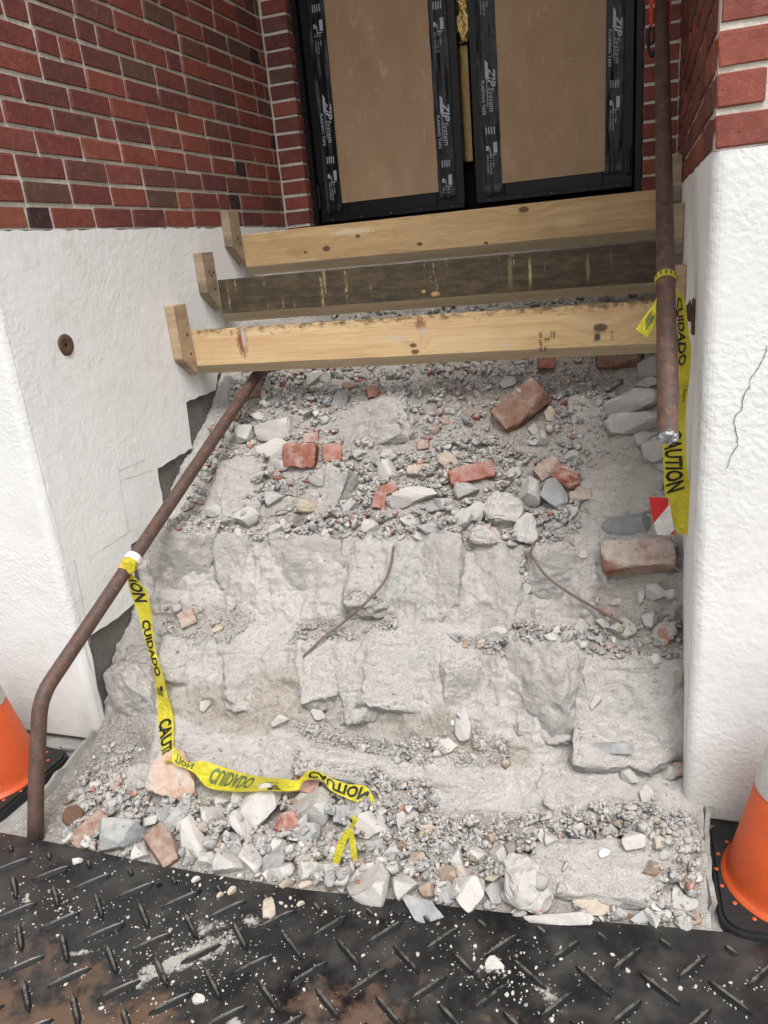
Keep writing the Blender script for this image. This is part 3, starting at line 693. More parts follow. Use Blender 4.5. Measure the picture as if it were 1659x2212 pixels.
# top of the black mat laid against the foot of the steps
MATZ = .016
def mat_shift(x): return .1 * max(0.0, x + .75)
def mat_edge(x): return 1.277 + mat_shift(x) + .004 * math.sin(x * 7.0)
mx_ = [-2.6 + .08 * i for i in range(50)]; my_ = [-1.0, 0.0, .5, .8, 1.0, 1.15]
MV = []
for x in mx_: MV += [(x, y, MATZ) for y in my_] + [(x, mat_edge(x), MATZ - .001)]
nr_ = len(my_) + 1
MF = [(i * nr_ + j, (i + 1) * nr_ + j, (i + 1) * nr_ + j + 1, i * nr_ + j + 1) for i in range(len(mx_) - 1) for j in range(nr_ - 1)]
BV.append(np.array(MV)); BF.append(MF)
TREE = bvh_now()
def hit(x, y, tree=None):
    d = ray(x, y).normalized(); r = (tree or TREE).ray_cast(CAM, d)
    if r[0] is None: p = onZ(x, y, .01); return p, Vector((0, 0, 1)), (p - CAM).dot(AXF)
    return r[0], r[1], (r[0] - CAM).dot(AXF)

ST = [(385, 1232, 142, 118, 0), (503, 1225, 88, 132, 2), (650, 1255, 172, 150, 0), (800, 1240, 100, 118, 0), (932, 1245, 118, 150, 0), (1060, 1255, 132, 165, 0), (1218, 1252, 132, 118, 0),
      (500, 1055, 130, 118, -6), (700, 1075, 90, 100, 20), (800, 915, 150, 92, -10), (1276, 897, 74, 92, 0), (1340, 1060, 175, 110, 0),
      (312, 1422, 72, 46, 0), (400, 1420, 110, 96, 5), (555, 1465, 132, 120, -8), (690, 1440, 110, 110, -12), (900, 1465, 215, 130, 8), (1135, 1488, 175, 145, 0), (1408, 1436, 138, 36, 3), (1365, 1545, 230, 185, 6), (1010, 1500, 90, 90, 0), (760, 1500, 90, 90, 0),
      (283, 1530, 98, 108, -20), (480, 1620, 165, 66, 0), (610, 1640, 100, 80, 10), (795, 1662, 270, 60, 4), (1060, 1690, 262, 105, 8), (1300, 1700, 240, 118, -4), (335, 1705, 165, 118, -10),
      (1285, 1885, 240, 105, 12), (1455, 1800, 100, 100, 0), (1447, 1880, 120, 110, 10), (1125, 850, 90, 60, 0), (950, 900, 130, 70, 0), (610, 860, 90, 60, 0), (1180, 1560, 120, 80, 0)]
BARE = {7, 8, 9, 11, 29}
# undercut hollows beside the plinths
for hx, hy, dep, rad in ((262, 1615, .075, .075), (235, 1660, .03, .07), (1455, 1660, .045, .028)):
    p, n, d = hit(hx, hy); dd = np.linalg.norm(VB - np.array(p), axis=1); VB = VB - NRM * (dep * np.exp(-(dd / rad) ** 2))[:, None]
VB[:, 2] = np.where(VB[:, 1] > 1.40, np.maximum(VB[:, 2], .007 + .006 * fbm(VB * 30, 23, 2)), VB[:, 2])
BV[0] = VB; TREE = bvh_now()
# rake the joints round the bedded stones
GR = np.zeros(len(VB)); BAREXY = []
for i, (x, y, w_, h_, ang) in enumerate(ST):
    p, n, d = hit(x, y); sc_ = d / FP; a_ = w_ * sc_ / 2 * 1.12; b_ = h_ * sc_ / 2 / max(.72, max(.35, n.dot((CAM - p).normalized()))) * 1.10
    up2 = Vector((0, 0, 1)); tv = (up2 - n * up2.dot(n)).normalized(); tu = tv.cross(n).normalized()
    dv = VB - np.array(p); u_ = dv @ np.array(tu) / a_; v_ = dv @ np.array(tv) / b_; nn_ = np.abs(dv @ np.array(n)) < .10
    rho = (np.abs(u_) ** 3.2 + np.abs(v_) ** 3.2) ** (1 / 3.2)
    msk = np.clip(fbm(np.c_[u_ * 1.3, v_ * 1.3, np.full(len(u_), i * 3.1)], 40, 2) * 2.2 + .55, 0, 1)
    GR = np.maximum(GR, np.where(nn_, np.exp(-((rho - 1.04) / (.0075 / min(a_, b_))) ** 2) * msk, 0))
    if i in BARE: BAREXY.append((p.x, p.y, a_ * .92, max(.03, b_ * abs(tv.y) * .92 + .02)))
VB = VB - NRM * (GR * .008)[:, None]
bed = link('mortar_bed', npmesh('mortar_bed', VB, FB), BED, steps); BV[0] = VB
TREE = bvh_now()

# ---- stone shapes
_ico = {}
def ico(sub):
    if sub not in _ico:
        bm = bmesh.new(); bmesh.ops.create_icosphere(bm, subdivisions=max(1, sub), radius=1); bm.verts.ensure_lookup_table()
        _ico[sub] = (np.array([v.co[:] for v in bm.verts]), np.array([[v.index for v in f_.verts] for f_ in bm.faces])); bm.free()
    return _ico[sub]
def rock_arr(seed, sub=4, planes=11, lo=.50, hi_=.92, rough=.05, boxy=0.0, fr=2.2):
    r = np.random.default_rng(seed); v, f = ico(sub); v = v.copy()
    if boxy: m_ = np.max(np.abs(v), axis=1, keepdims=True); v = v * (1 - boxy) + v / m_ * .82 * boxy
    for _ in range(planes):
        n = r.normal(size=3); n /= np.linalg.norm(n); d = r.uniform(lo, hi_) * (1.0 + .25 * boxy)
        ex = np.maximum(0, v @ n - d); v -= ex[:, None] * n
    nr = v / np.linalg.norm(v, axis=1, keepdims=True); off = r.uniform(-50, 50, 3)
    if sub >= 3: v = v + nr * (rough * fbm(v * fr + off, seed % 97, 3))[:, None] + nr * (rough * .5 * ridged(v * fr * 2.6 + off, seed % 89, 3))[:, None]
    else: v = v * (1 + r.uniform(-rough, rough, (len(v), 1)))
    c = (v.max(0) + v.min(0)) / 2; v = (v - c) / ((v.max(0) - v.min(0)) / 2)
    return v, f
def rock_mesh(name, seed, sub=4, **kw):
    v, f = rock_arr(seed, sub, **kw); return npmesh(name, v, f)
def frame_of(px, py, n, blend):
    """axes: x to the right, y up the slope / up the picture, z outwards"""
    toc = (CAM - px).normalized(); z = (toc * (1 - blend) + n * blend).normalized()
    x = (AXX - z * AXX.dot(z)).normalized(); y = z.cross(x); return x, y, z
def place(o, p, n, a, b, c, ang, blend, sink):
    x, y, z = frame_of(p, None, n, blend)
    Mx = Matrix((x, y, z)).transposed().to_4x4() @ Matrix.Rotation(R_(-ang), 4, 'Z') @ Matrix.Diagonal((a, b, c, 1))
    pos = p + n * (c * (1 - 2 * sink)) if blend > .5 else p + (n * .6 + Vector((0, 0, .4))).normalized() * (min(b, c) * (1 - 2 * sink))
    return Matrix.Translation(pos) @ Mx

# ---- masonry stones still bedded in the core (parts of the steps): centre, width, height in the picture, proudness
for i, (x, y, w_, h_, ang) in enumerate(ST):
    p, n, d = hit(x, y); s = d / FP
    face = max(.35, n.dot((CAM - p).normalized()))
    a, b = w_ * s / 2 * 1.20, h_ * s / 2 / max(.72, face) * 1.16; c = min(a, b) * .55 + .012
    va, fa = rock_arr(300 + i, 5, planes=9, lo=.66, hi_=.98, rough=.17, boxy=.86, fr=1.9)
    Mx = place(None, p, n, a, b, c, ang, .75, 0.5)
    proud = (.040 if i == 29 else (.022 if i in BARE else .003)) + .009 * random.random() - (.014 if i == 19 else 0)
    Mx = Matrix.Translation(n * (proud - c * .93)) @ Mx
    o = link('stone', npmesh('stone', va, fa), STONE, steps); o.matrix_basis = Mx
    R3 = np.array(Mx.to_3x3()); BV.append(va @ R3.T + np.array(Mx.translation)); BF.append(fa.tolist())
TREE = bvh_now()

# ---- loose pieces, each a thing of its own
POOL = {}
def pool(kind, i, m):
    key = (kind, i, m.name)
    if key not in POOL:
        if kind == 'chunk': me = rock_mesh('rubble_chunk', 1000 + i, 4, planes=8, lo=.30, hi_=.72, rough=.055, boxy=.15)
        elif kind == 'slab': me = rock_mesh('slab', 2000 + i, 4, planes=8, lo=.40, hi_=.78, rough=.06, boxy=.5)
        elif kind == 'brick': me = rock_mesh('brick_fragment', 3000 + i, 4, planes=7, lo=.74, hi_=1.0, rough=.050, boxy=.94, fr=3)
        else: me = rock_mesh('lump', 4000 + i, 4, planes=9, lo=.45, hi_=.85, rough=.17, boxy=.1, fr=2.6)
        me.materials.append(m); me.polygons.foreach_set('use_smooth', np.ones(len(me.polygons), bool)); me.set_sharp_from_angle(angle=R_(24)); POOL[key] = me
    return POOL[key]
PIECES = []
def piece(x, y, w_, h_, ang, kind, m, label, cat, name, group=None, thick=.75, sink=.10, tree=None):
    p, n, d = hit(x, y); s = d / FP
    a, b = w_ * s / 2 * 1.08, h_ * s / 2 * 1.08; c = min(a, b) * thick
    me = pool(kind, random.randrange(7), m); o = bpy.data.objects.new(name, me); COL.objects.link(o)
    # the hit lies where the picture shows the piece's middle: set it back so that it rests on the surface
    Mx = place(o, p, n, a, b, c, ang, .35, sink)
    o.matrix_world = Mx; tag(o, label, cat, group)
    v = np.array([q.co[:] for q in me.vertices]); f = [tuple(q.vertices) for q in me.polygons]
    R3 = np.array(Mx.to_3x3()); PIECES.append((v @ R3.T + np.array(Mx.translation), f)); return o
G1, G2, G3 = 'loose rubble chunks heaped under the lowest timber', 'loose rubble chunks on the stone ledges', 'loose rubble chunks at the foot of the steps'
L1, L2, L3 = 'grey rubble chunk lying in the heap below the lowest timber', 'small grey rubble chunk lying on a dusty ledge of the steps', 'grey rubble chunk lying in the heap beside the black mat'
BF_, BRI, RC = 'brick_fragment', 'brick', 'rubble_chunk'
def lab_of(g, m, size, x, y, flat=False):
    sz = 'large' if size > .048 else ('medium' if size > .029 else 'small')
    col = {'rubble_grey': 'grey', 'rubble_bluegrey': 'blue grey', 'slate_grey': 'blue grey', 'rubble_pale': 'pale', 'rubble_tan': 'tan', 'rubble_brown': 'brown', 'rubble_dark': 'brown', 'rubble_mixed': 'speckled', 'rubble_brick': 'red brick', 'rubble_brick_dusty': 'dusty brick'}[m.name]
    zone = 'near left pipe' if x < -1.22 else ('left of middle' if x < -.86 else ('in the middle' if x < -.58 else ('right of middle' if x < -.25 else 'near right plinth')))
    if g == 1: where = ('low' if y < 2.25 else ('midway' if y < 2.42 else 'high')) + ' in the heap below the lowest timber'
    elif g == 2: where = 'on the %s dusty ledge of the steps' % ('upper' if y > 1.84 else 'lower')
    else: where = ('at the mat edge of' if y < 1.37 else ('amid' if y < 1.48 else 'at the back of')) + ' the foot rubble'
    nm = 'bit' if 'brick' in col else ('flat chunk' if flat else 'chunk')
    grp = (G1, G2, G3)[g - 1]
    if 'brick' in col: grp = grp.replace('rubble chunks', 'brick bits')
    return '%s %s %s %s, %s' % (sz, col, nm, where, zone), grp
NAMED = [
 (1130, 893, 112, 62, -38, 'brick', BRKB, 'dusty brown whole brick lying tilted below the lowest timber', BRI, 'loose_brick', .75),
 (658, 990, 70, 50, 2, 'brick', BRK, 'red half brick beside a small red cube of brick', BRI, 'loose_brick', .7),
 (720, 993, 40, 40, -5, 'brick', BRK, 'small red cube of brick right of the half brick', BRI, BF_, .8),
 (1016, 1033, 96, 36, -14, 'brick', BRK, 'long dark red brick piece lying in the upper rubble heap', BRI, BF_, .8),
 (1224, 1042, 62, 48, 20, 'lump', BRK, 'rounded orange red brick lump at right of the upper heap', BRI, BF_, .8),
 (1183, 1020, 52, 34, -35, 'brick', BRKD, 'brown brick piece leaning left of the orange red lump', BRI, BF_, .7),
 (1375, 1222, 142, 62, 2, 'brick', BRKD, 'large beige brick with red broken end against the right plinth', BRI, 'loose_brick', .8),
 (1343, 786, 88, 38, -2, 'brick', BRKB, 'dark red brick lying under the right end of the lowest timber', BRI, 'loose_brick', .8),
 (1180, 788, 34, 32, 0, 'brick', BRK, 'red brick corner peeping out under the lowest timber', BRI, BF_, .8),
 (843, 1066, 40, 26, -20, 'brick', BRK, 'red brick sliver above a second one beside the long pale stone', BRI, BF_, .7),
 (822, 1088, 28, 36, 10, 'brick', BRK, 'upright red brick sliver left of the long pale stone', BRI, BF_, .7),
 (973, 1001, 46, 34, 35, 'slab', TAN, 'tan and cream broken tile piece above the long dark red brick', 'tile', 'tile_fragment', .5),
 (1345, 1369, 54, 46, -10, 'chunk', MIXC, 'pale chunk with a brown side at the end of the right rebar', 'chunk', RC, .8),
 (1435, 1387, 54, 52, 10, 'lump', MIXC, 'pale chunk with red mortar close to the right plinth', 'chunk', RC, .8),
 (632, 1799, 60, 58, -30, 'lump', BRK, 'rounded red brick lump among the grey foot rubble', BRI, BF_, .8),
 (672, 1697, 56, 46, 3, 'brick', BRK, 'red brick piece with white paint holding down the caution tape', BRI, BF_, .8),
 (204, 1806, 44, 80, 42, 'brick', BRKB, 'brown red brick fragment at the mat edge near the left pipe', BRI, BF_, .7),
 (356, 1842, 48, 88, -42, 'brick', BRKB, 'brown brick fragment tilted between grey chunks at the mat edge', BRI, BF_, .7),
 (384, 1695, 110, 92, 15, 'lump', ORG, 'big round orange pink concrete lump beside the caution tape', 'chunk', RC, .8),
 (1147, 1915, 92, 116, -8, 'lump', MIXC, 'big chunk with pink and rusty patches at the mat edge', 'chunk', RC, .8),
 (799, 1925, 88, 96, 20, 'chunk', PALE, 'large pale chunk overlapping the mat edge', 'chunk', RC, .8),
 (1020, 1936, 70, 72, -25, 'chunk', PALE, 'pale pentagonal chunk at the mat edge right of the slate', 'chunk', RC, .7),
 (1286, 1966, 92, 32, 6, 'slab', TAN, 'rusty brown flat stone slab under the large foot stone', 'slab', 'stone_slab', .6),
 (1207, 1990, 140, 26, 4, 'slab', PALE, 'long pale slab along the mat edge below the patched chunk', 'slab', 'stone_slab', .8),
 (257, 1825, 96, 68, 12, 'chunk', BLUE, 'large blue grey chunk at the mat edge right of the brown brick', 'chunk', RC, .75),
 (424, 1828, 56, 106, -18, 'slab', PALE, 'tall pale slab chunk standing in the foot rubble', 'chunk', RC, .6),
 (464, 1791, 84, 68, 25, 'chunk', GREY, 'large greenish grey chunk left of the red brick lump', 'chunk', RC, .75),
 (574, 1758, 98, 92, -25, 'chunk', GREY, 'largest grey chunk under the caution tape', 'chunk', RC, .75),
 (677, 1755, 90, 84, 15, 'chunk', GREY, 'large grey chunk below the white painted brick piece', 'chunk', RC, .8),
 (740, 1774, 38, 36, 0, 'brick', SLATE, 'blue grey stone cube beside the torn tape bow', 'chunk', RC, .9),
 (799, 1791, 66, 50, -15, 'slab', PALE, 'flat pale wedge right of the torn tape bow', 'chunk', RC, .7),
 (734, 873, 30, 66, 25, 'slab', SLATE, 'grey wedge standing on edge in the upper heap', 'chunk', RC, .5),
 (492, 850, 28, 66, 14, 'slab', BLUE, 'grey upright shard leaning on the left plinth', 'chunk', RC, .6),
 (598, 938, 84, 58, 5, 'slab', PALE, 'flat pale slab lying left of the red half brick, upper of two', 'slab', 'stone_slab', .5),
 (592, 977, 72, 42, -10, 'slab', PALE, 'flat pale slab lying left of the red half brick, lower of two', 'slab', 'stone_slab', .5),
 (896, 1078, 102, 36, -18, 'slab', PALE, 'long pale stone lying beside red brick slivers', 'chunk', RC, .8),
 (1204, 1085, 50, 80, -38, 'chunk', BLUE, 'blue grey elongated chunk below the orange red lump', 'chunk', RC, .75),
 (1096, 1122, 84, 74, 10, 'lump', PALE, 'large pale pitted chunk on the upper ledge edge', 'chunk', RC, .8),
 (1142, 1158, 58, 62, 20, 'lump', GREY, 'rough grey chunk at the top of the right rebar', 'chunk', RC, .8),
 (1053, 1166, 72, 42, 10, 'lump', MIXC, 'speckled pale chunk overhanging the upper ledge', 'chunk', RC, .8),
 (1141, 1078, 64, 70, 0, 'chunk', GREY, 'grey chunk left of the blue grey elongated one', 'chunk', RC, .8),
 (927, 1150, 52, 28, 3, 'chunk', BLUE, 'bluish white chunk on the rim of the upper ledge', 'chunk', RC, .8),
 (667, 1101, 46, 30, 8, 'lump', TAN, 'cream pebble with a brown face in the upper heap', 'pebble', RC, .8),
 (838, 993, 36, 28, 5, 'lump', PALE, 'cream knobbly lump in the upper heap', 'chunk', RC, .8),
 (638, 1135, 48, 30, -5, 'lump', DARK, 'dark brown clod on the rim of the upper ledge', 'clod', RC, .8),
 (1367, 880, 108, 48, -12, 'slab', GREY, 'long grey block with tan underside behind the right pipe, upper one', 'block', 'stone_block', .8),
 (1367, 928, 114, 44, 0, 'slab', GREY, 'long grey block behind the right pipe, lower one', 'block', 'stone_block', .8),
 (1352, 1142, 96, 50, 5, 'slab', SLATE, 'smooth dark grey slab left of the red and white scrap', 'slab', 'stone_slab', .5),
 (1310, 1616, 108, 24, 6, 'slab', SLATE, 'thin dark slate flake on the lower right stone', 'slate', 'slate_flake', .35),
 (1004, 1577, 34, 54, 5, 'slab', GREY, 'pale upright chunk in the gravel of the lower ledge', 'chunk', RC, .7),
 (1071, 1377, 54, 34, 2, 'lump', GREY, 'oval grey stone on the ledge left of the right gravel patch', 'stone', RC, .7),
 (1371, 1828, 56, 44, 10, 'chunk', PALE, 'pale chunk above the large foot stone', 'chunk', RC, .8),
 (1307, 1845, 24, 20, 0, 'chunk', WHITEP, 'small bright white chip above the large foot stone', 'chip', RC, .7),
 (1403, 1882, 36, 32, 0, 'chunk', BRN, 'brown stone right of the large foot stone', 'stone', RC, .8),
 (665, 1915, 36, 20, 8, 'chunk', TAN, 'yellowish brown chunk at the mat edge', 'chunk', RC, .7),
]
for (x, y, w_, h_, ang, kind, m, label, cat, name, th) in NAMED:
    piece(x, y, w_, h_, ang, kind, m, label, cat, name, None, th)
COMMON = {1: [(762, 838, 44, 20, 5, BRN), (804, 855, 24, 24, 0, BRK), (674, 953, 32, 22, 0, BRKD), (594, 1084, 40, 36, 0, GREY), (539, 1117, 56, 40, -25, GREY), (838, 1030, 46, 44, 10, PALE), (688, 1041, 36, 24, 0, GREY), (608, 1011, 36, 28, 0, GREY), (758, 1106, 36, 30, 0, GREY), (798, 1146, 36, 28, 0, PALE), (597, 1148, 30, 22, 0, GREY), (466, 1110, 34, 26, 0, GREY), (911, 1021, 56, 28, 2, TAN), (1006, 1069, 54, 42, -10, GREY), (995, 1132, 34, 54, 35, GREY), (1026, 1116, 48, 42, 0, GREY), (1169, 954, 32, 36, 0, GREY), (1151, 934, 20, 28, 0, PALE), (1189, 900, 22, 34, 0, TAN), (1400, 803, 50, 50, 0, GREY), (1398, 835, 48, 26, -10, GREY), (1394, 956, 44, 38, -20, GREY), (1412, 985, 50, 54, 0, GREY), (550, 850, 30, 30, 0, BRKD), (1100, 830, 40, 26, 0, GREY), (680, 825, 44, 30, 0, PALE), (960, 1095, 40, 30, 20, GREY), (880, 1130, 36, 28, 0, GREY), (1235, 1110, 26, 34, 20, MIXC), (1255, 1075, 44, 22, 0, BRKD), (705, 820, 30, 26, 0, GREY), (1232, 990, 34, 26, 0, GREY), (470, 960, 30, 40, 0, GREY), (530, 950, 52, 44, 10, GREY), (560, 905, 34, 24, 0, GREY), (915, 965, 26, 18, 0, BRK), (700, 910, 24, 18, 0, GREY), (780, 985, 30, 22, 0, GREY), (1260, 1200, 22, 20, 0, GREY), (935, 1105, 30, 26, 0, BLUE), (1110, 1030, 42, 30, -20, PALE)],
 2: [(1254, 1363, 34, 38, 0, GREY), (1304, 1352, 40, 28, 0, GREY), (1402, 1344, 32, 36, 0, GREY), (1294, 1388, 28, 20, 0, SLATE), (1415, 1279, 42, 34, -15, GREY), (1384, 1290, 20, 38, 5, GREY), (1138, 1248, 28, 18, 0, PALE), (971, 1619, 38, 32, 0, PALE), (944, 1606, 22, 20, 0, GREY), (1434, 1665, 42, 44, 20, GREY), (1467, 1669, 34, 28, 0, BRKD), (1354, 1673, 34, 30, 0, GREY), (1286, 1521, 20, 34, 15, GREY), (411, 1343, 34, 32, -20, BRKD), (473, 1362, 26, 16, -20, TAN), (382, 1317, 26, 20, 0, GREY), (445, 1521, 32, 18, -35, PALE), (607, 1558, 38, 26, 10, PALE), (688, 1552, 36, 24, 20, GREY), (1330, 1300, 24, 22, 0, PALE), (1300, 1245, 20, 40, 0, GREY), (1450, 1290, 30, 26, 0, GREY), (1000, 1545, 26, 20, 0, GREY), (1222, 1375, 26, 22, 0, GREY), (1190, 1380, 30, 20, 0, GREY), (1255, 1395, 26, 18, 0, GREY)],
 3: [(307, 1849, 36, 40, 0, PALE), (393, 1777, 40, 74, 40, BLUE), (356, 1770, 42, 40, 0, BLUE), (517, 1739, 38, 40, 20, GREY), (522, 1800, 40, 80, -40, GREY), (499, 1875, 70, 50, 5, GREY), (541, 1866, 46, 76, -20, PALE), (593, 1866, 46, 88, 22, BLUE), (672, 1814, 46, 50, 0, BLUE), (780, 1744, 80, 34, 18, GREY), (705, 1887, 56, 40, 5, GREY), (609, 1891, 50, 36, 0, GREY), (878, 1924, 54, 56, 0, GREY), (965, 1936, 38, 50, 0, BLUE), (1066, 1936, 38, 52, -10, BLUE), (925, 1934, 38, 34, 0, BRN), (963, 1898, 48, 42, 10, BRN), (989, 1866, 26, 52, 0, GREY), (1035, 1856, 36, 42, 0, PALE), (1078, 1861, 34, 52, -15, GREY), (1103, 1842, 34, 40, 0, DARK), (972, 1842, 30, 30, 0, BLUE), (869, 1786, 34, 38, 15, GREY), (1272, 1774, 30, 30, 0, PALE), (1192, 1819, 30, 28, 0, GREY), (1446, 1945, 24, 34, 0, PALE), (1389, 1994, 52, 28, -10, BLUE), (1470, 1960, 70, 34, -10, GREY), (1340, 1985, 44, 24, 0, BRN), (850, 1850, 40, 36, 0, GREY), (905, 1860, 34, 30, 0, BRN), (820, 1830, 36, 30, 0, BLUE), (760, 1850, 44, 36, 0, GREY), (930, 1800, 44, 26, -10, TAN), (640, 1850, 36, 30, 0, GREY), (735, 1820, 40, 34, 0, BLUE), (560, 1825, 30, 40, 10, GREY), (450, 1860, 34, 30, 0, GREY), (850, 1885, 30, 28, 0, GREY), (780, 1880, 34, 30, 0, BRN), (1250, 1800, 36, 30, 0, GREY), (1330, 1790, 30, 30, 10, BRN), (1480, 1910, 30, 30, 0, TAN), (330, 1780, 30, 28, 0, GREY), (480, 1740, 34, 28, 0, GREY), (640, 1745, 34, 26, 0, BRN), (1180, 1950, 26, 22, 0, GREY), (1500, 1990, 24, 20, 0, BRKD), (1120, 1975, 34, 20, 0, GREY), (890, 1945, 30, 20, 0, GREY), (310, 1700, 34, 26, 0, GREY), (250, 1690, 30, 26, 0, BLUE), (210, 1700, 26, 20, 0, GREY), (240, 1740, 30, 22, 0, GREY), (1000, 1895, 30, 30, 0, TAN), (900, 1820, 30, 26, 0, GREY), (1060, 1815, 26, 24, 0, BRN), (1145, 1800, 30, 24, 0, GREY), (1395, 1720, 30, 36, 0, GREY)]}
for g, L in COMMON.items():
    for (x, y, w_, h_, ang, m) in L:
        brk = m in (BRK, BRKD); p_, n_, d_ = hit(x, y); kd_ = 'brick' if brk else random.choice(['chunk', 'chunk', 'slab']); lab, grp = lab_of(g, m, max(w_, h_) * d_ / FP, p_.x, p_.y, kd_ == 'slab')
        piece(x, y, w_, h_, ang + random.uniform(-12, 12), kd_, m, lab, 'brick bit' if brk else 'chunk', 'brick_fragment' if brk else 'rubble_chunk', grp, .75)
for v_, f_ in PIECES: BV.append(v_); BF.append(f_)
TREE2 = bvh_now()

# ---- height map for scattering
GX0, GX1, GY0, GY1, GS = XL + .004, XR + .036, 1.225, 3.30, .005
gx = np.arange(GX0, GX1, GS); gy = np.arange(GY0, GY1, GS)
HM = np.full((len(gy), len(gx)), -9.0); HB = HM.copy()
dn = Vector((0, 0, -1))
for j, yv in enumerate(gy):
    for i, xv in enumerate(gx):
        r = TREE2.ray_cast((xv, yv, 3.0), dn)
        if r[0] is not None: HM[j, i] = r[0].z
        r = TREE.ray_cast((xv, yv, 3.0), dn)
        if r[0] is not None: HB[j, i] = r[0].z
HM[HM < -1] = 0.0; HB[HB < -1] = 0.0; ONP = HM - HB > .006
def poly_xy(P): return np.array([hit(x, y)[0][:2] for x, y in P])
def inside(P, x, y):
    c = np.zeros(len(x), bool); n = len(P)
    for i in range(n):
        x1, y1 = P[i]; x2, y2 = P[(i + 1) % n]
        k_ = (y1 > y) != (y2 > y); c ^= k_ & (x < (x2 - x1) * (y - y1) / (y2 - y1 + 1e-12) + x1)
    return c
# gravel patches: outline in the picture, pieces of 3-7 mm, 7-15 mm, 15-26 mm per square metre
REG = [
 ([(470, 830), (620, 795), (1425, 760), (1430, 1000), (1260, 1015), (1250, 1170), (1130, 1190), (1000, 1175), (600, 1160), (330, 1155), (440, 1000)], 9000, 5200, 1500, 'up'),
 ([(690, 1020), (870, 980), (1080, 960), (1250, 1040), (1250, 1150), (1100, 1185), (800, 1165), (650, 1150)], 7000, 5000, 1500, 'up'),
 ([(500, 820), (720, 800), (720, 900), (560, 900), (480, 960)], 6000, 6000, 2000, 'up'),
 ([(350, 1290), (520, 1290), (560, 1340), (500, 1390), (340, 1380)], 16000, 5200, 500, 'ledge'),
 ([(640, 1345), (860, 1310), (850, 1370), (620, 1395)], 40000, 9000, 500, 'ledge'),
 ([(960, 1370), (1100, 1345), (1350, 1330), (1480, 1330), (1480, 1425), (1280, 1420), (1100, 1410)], 20000, 9000, 1700, 'ledge'),
 ([(1290, 1180), (1465, 1170), (1472, 1300), (1360, 1320), (1280, 1300)], 16000, 8000, 2200, 'ledge'),
 ([(1125, 1180), (1160, 1190), (1175, 1250), (1150, 1270), (1125, 1260)], 18000, 5200, 900, 'ledge'),
 ([(560, 1560), (800, 1530), (1000, 1565), (1120, 1605), (1090, 1660), (900, 1655), (700, 1610)], 40000, 11000, 1400, 'ledge'),
 ([(1220, 1590), (1290, 1590), (1260, 1640), (1190, 1640)], 14000, 1500, 0, 'ledge'),
 ([(130, 1840), (140, 1740), (215, 1600), (300, 1590), (270, 1700), (420, 1740), (640, 1720), (820, 1670), (930, 1690), (960, 1770), (1180, 1765), (1410, 1730), (1430, 1770), (1515, 1760), (1530, 2015), (900, 1980), (400, 1895)], 12000, 5600, 1900, 'foot'),
 ([(820, 1680), (930, 1690), (960, 1770), (1100, 1800), (1000, 1880), (850, 1850), (800, 1750)], 10000, 6500, 900, 'foot'),
 ([(380, 1460), (480, 1480), (420, 1570), (360, 1540)], 20000, 1500, 60, 'ledge'),
 ([(900, 640), (1420, 630), (1420, 700), (700, 740), (480, 740)], 4000, 2500, 900, 'up'),
]
GREYS = [((.35, .34, .325), .38), ((.44, .42, .39), .22), ((.26, .265, .268), .19), ((.32, .26, .195), .10), ((.20, .15, .11), .06), ((.34, .12, .075), .02), ((.58, .56, .52), .045)]
UPC = [((.35, .34, .325), .42), ((.43, .41, .38), .22), ((.26, .265, .265), .16), ((.29, .21, .155), .07), ((.30, .11, .075), .07), ((.55, .52, .48), .05)]
def pick_col(where):
    L = UPC if where == 'up' else GREYS; t = rng.random() * sum(q[1] for q in L)
    for c_, wt in L:
        t -= wt
        if t <= 0: break
    return np.clip(np.array(c_) * rng.uniform(.82, 1.16), 0, .8)
LOD = {'t': [rock_arr(5000 + i, 1, planes=5, lo=.45, hi_=.9, rough=.18) for i in range(10)], 'm': [rock_arr(5100 + i, 2, planes=8, lo=.32, hi_=.70, rough=.04) for i in range(14)]}
# icosphere "1" in Blender is the 20-face solid, "2" the 80-face one
DCOL = np.tile(np.array([.37, .338, .302, 0.0]), (len(VB), 1))
for (P, nt_, nm_, nl_, where) in REG:
    mk_ = inside(poly_xy(P), VB[:, 0], VB[:, 1]); DCOL[mk_, 3] = 1.0  # darker bed under gravel: dirt plus gap shade put into the colour
    if where == 'foot': DCOL[mk_, :3] = (.265, .235, .20)
for P, c_ in (([(900, 790), (1330, 770), (1330, 850), (1200, 960), (1060, 950), (930, 880)], (.225, .150, .105)), ([(640, 1420), (760, 1500), (1060, 1560), (1000, 1600), (700, 1560), (480, 1600), (400, 1520)], (.34, .265, .205)), ([(930, 1500), (1120, 1600), (1240, 1640), (1000, 1650)], (.26, .20, .135)), ([(960, 1770), (1150, 1780), (1100, 1850), (960, 1830)], (.24, .175, .12))):
    mk_ = inside(poly_xy(P), VB[:, 0], VB[:, 1]); DCOL[mk_, :3] = c_; DCOL[mk_, 3] = np.maximum(DCOL[mk_, 3], .75)
for P in ([(215, 1600), (300, 1580), (330, 1640), (270, 1720), (140, 1800), (130, 1720)],):
    mk_ = inside(poly_xy(P), VB[:, 0], VB[:, 1]); DCOL[mk_, :3] = (.20, .175, .15); DCOL[mk_, 3] = 1.0
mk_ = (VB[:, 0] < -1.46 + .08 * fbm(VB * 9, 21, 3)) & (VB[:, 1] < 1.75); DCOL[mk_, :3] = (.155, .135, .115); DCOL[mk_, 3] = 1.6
_a = DCOL.reshape(NS, NX, 4)
for _ in range(6):
    _p = np.pad(_a, ((2, 2), (2, 2), (0, 0)), 'edge'); _a = (_p[:-4, 2:-2] + _p[4:, 2:-2] + _p[2:-2, :-4] + _p[2:-2, 4:] + _p[2:-2, 2:-2]) / 5
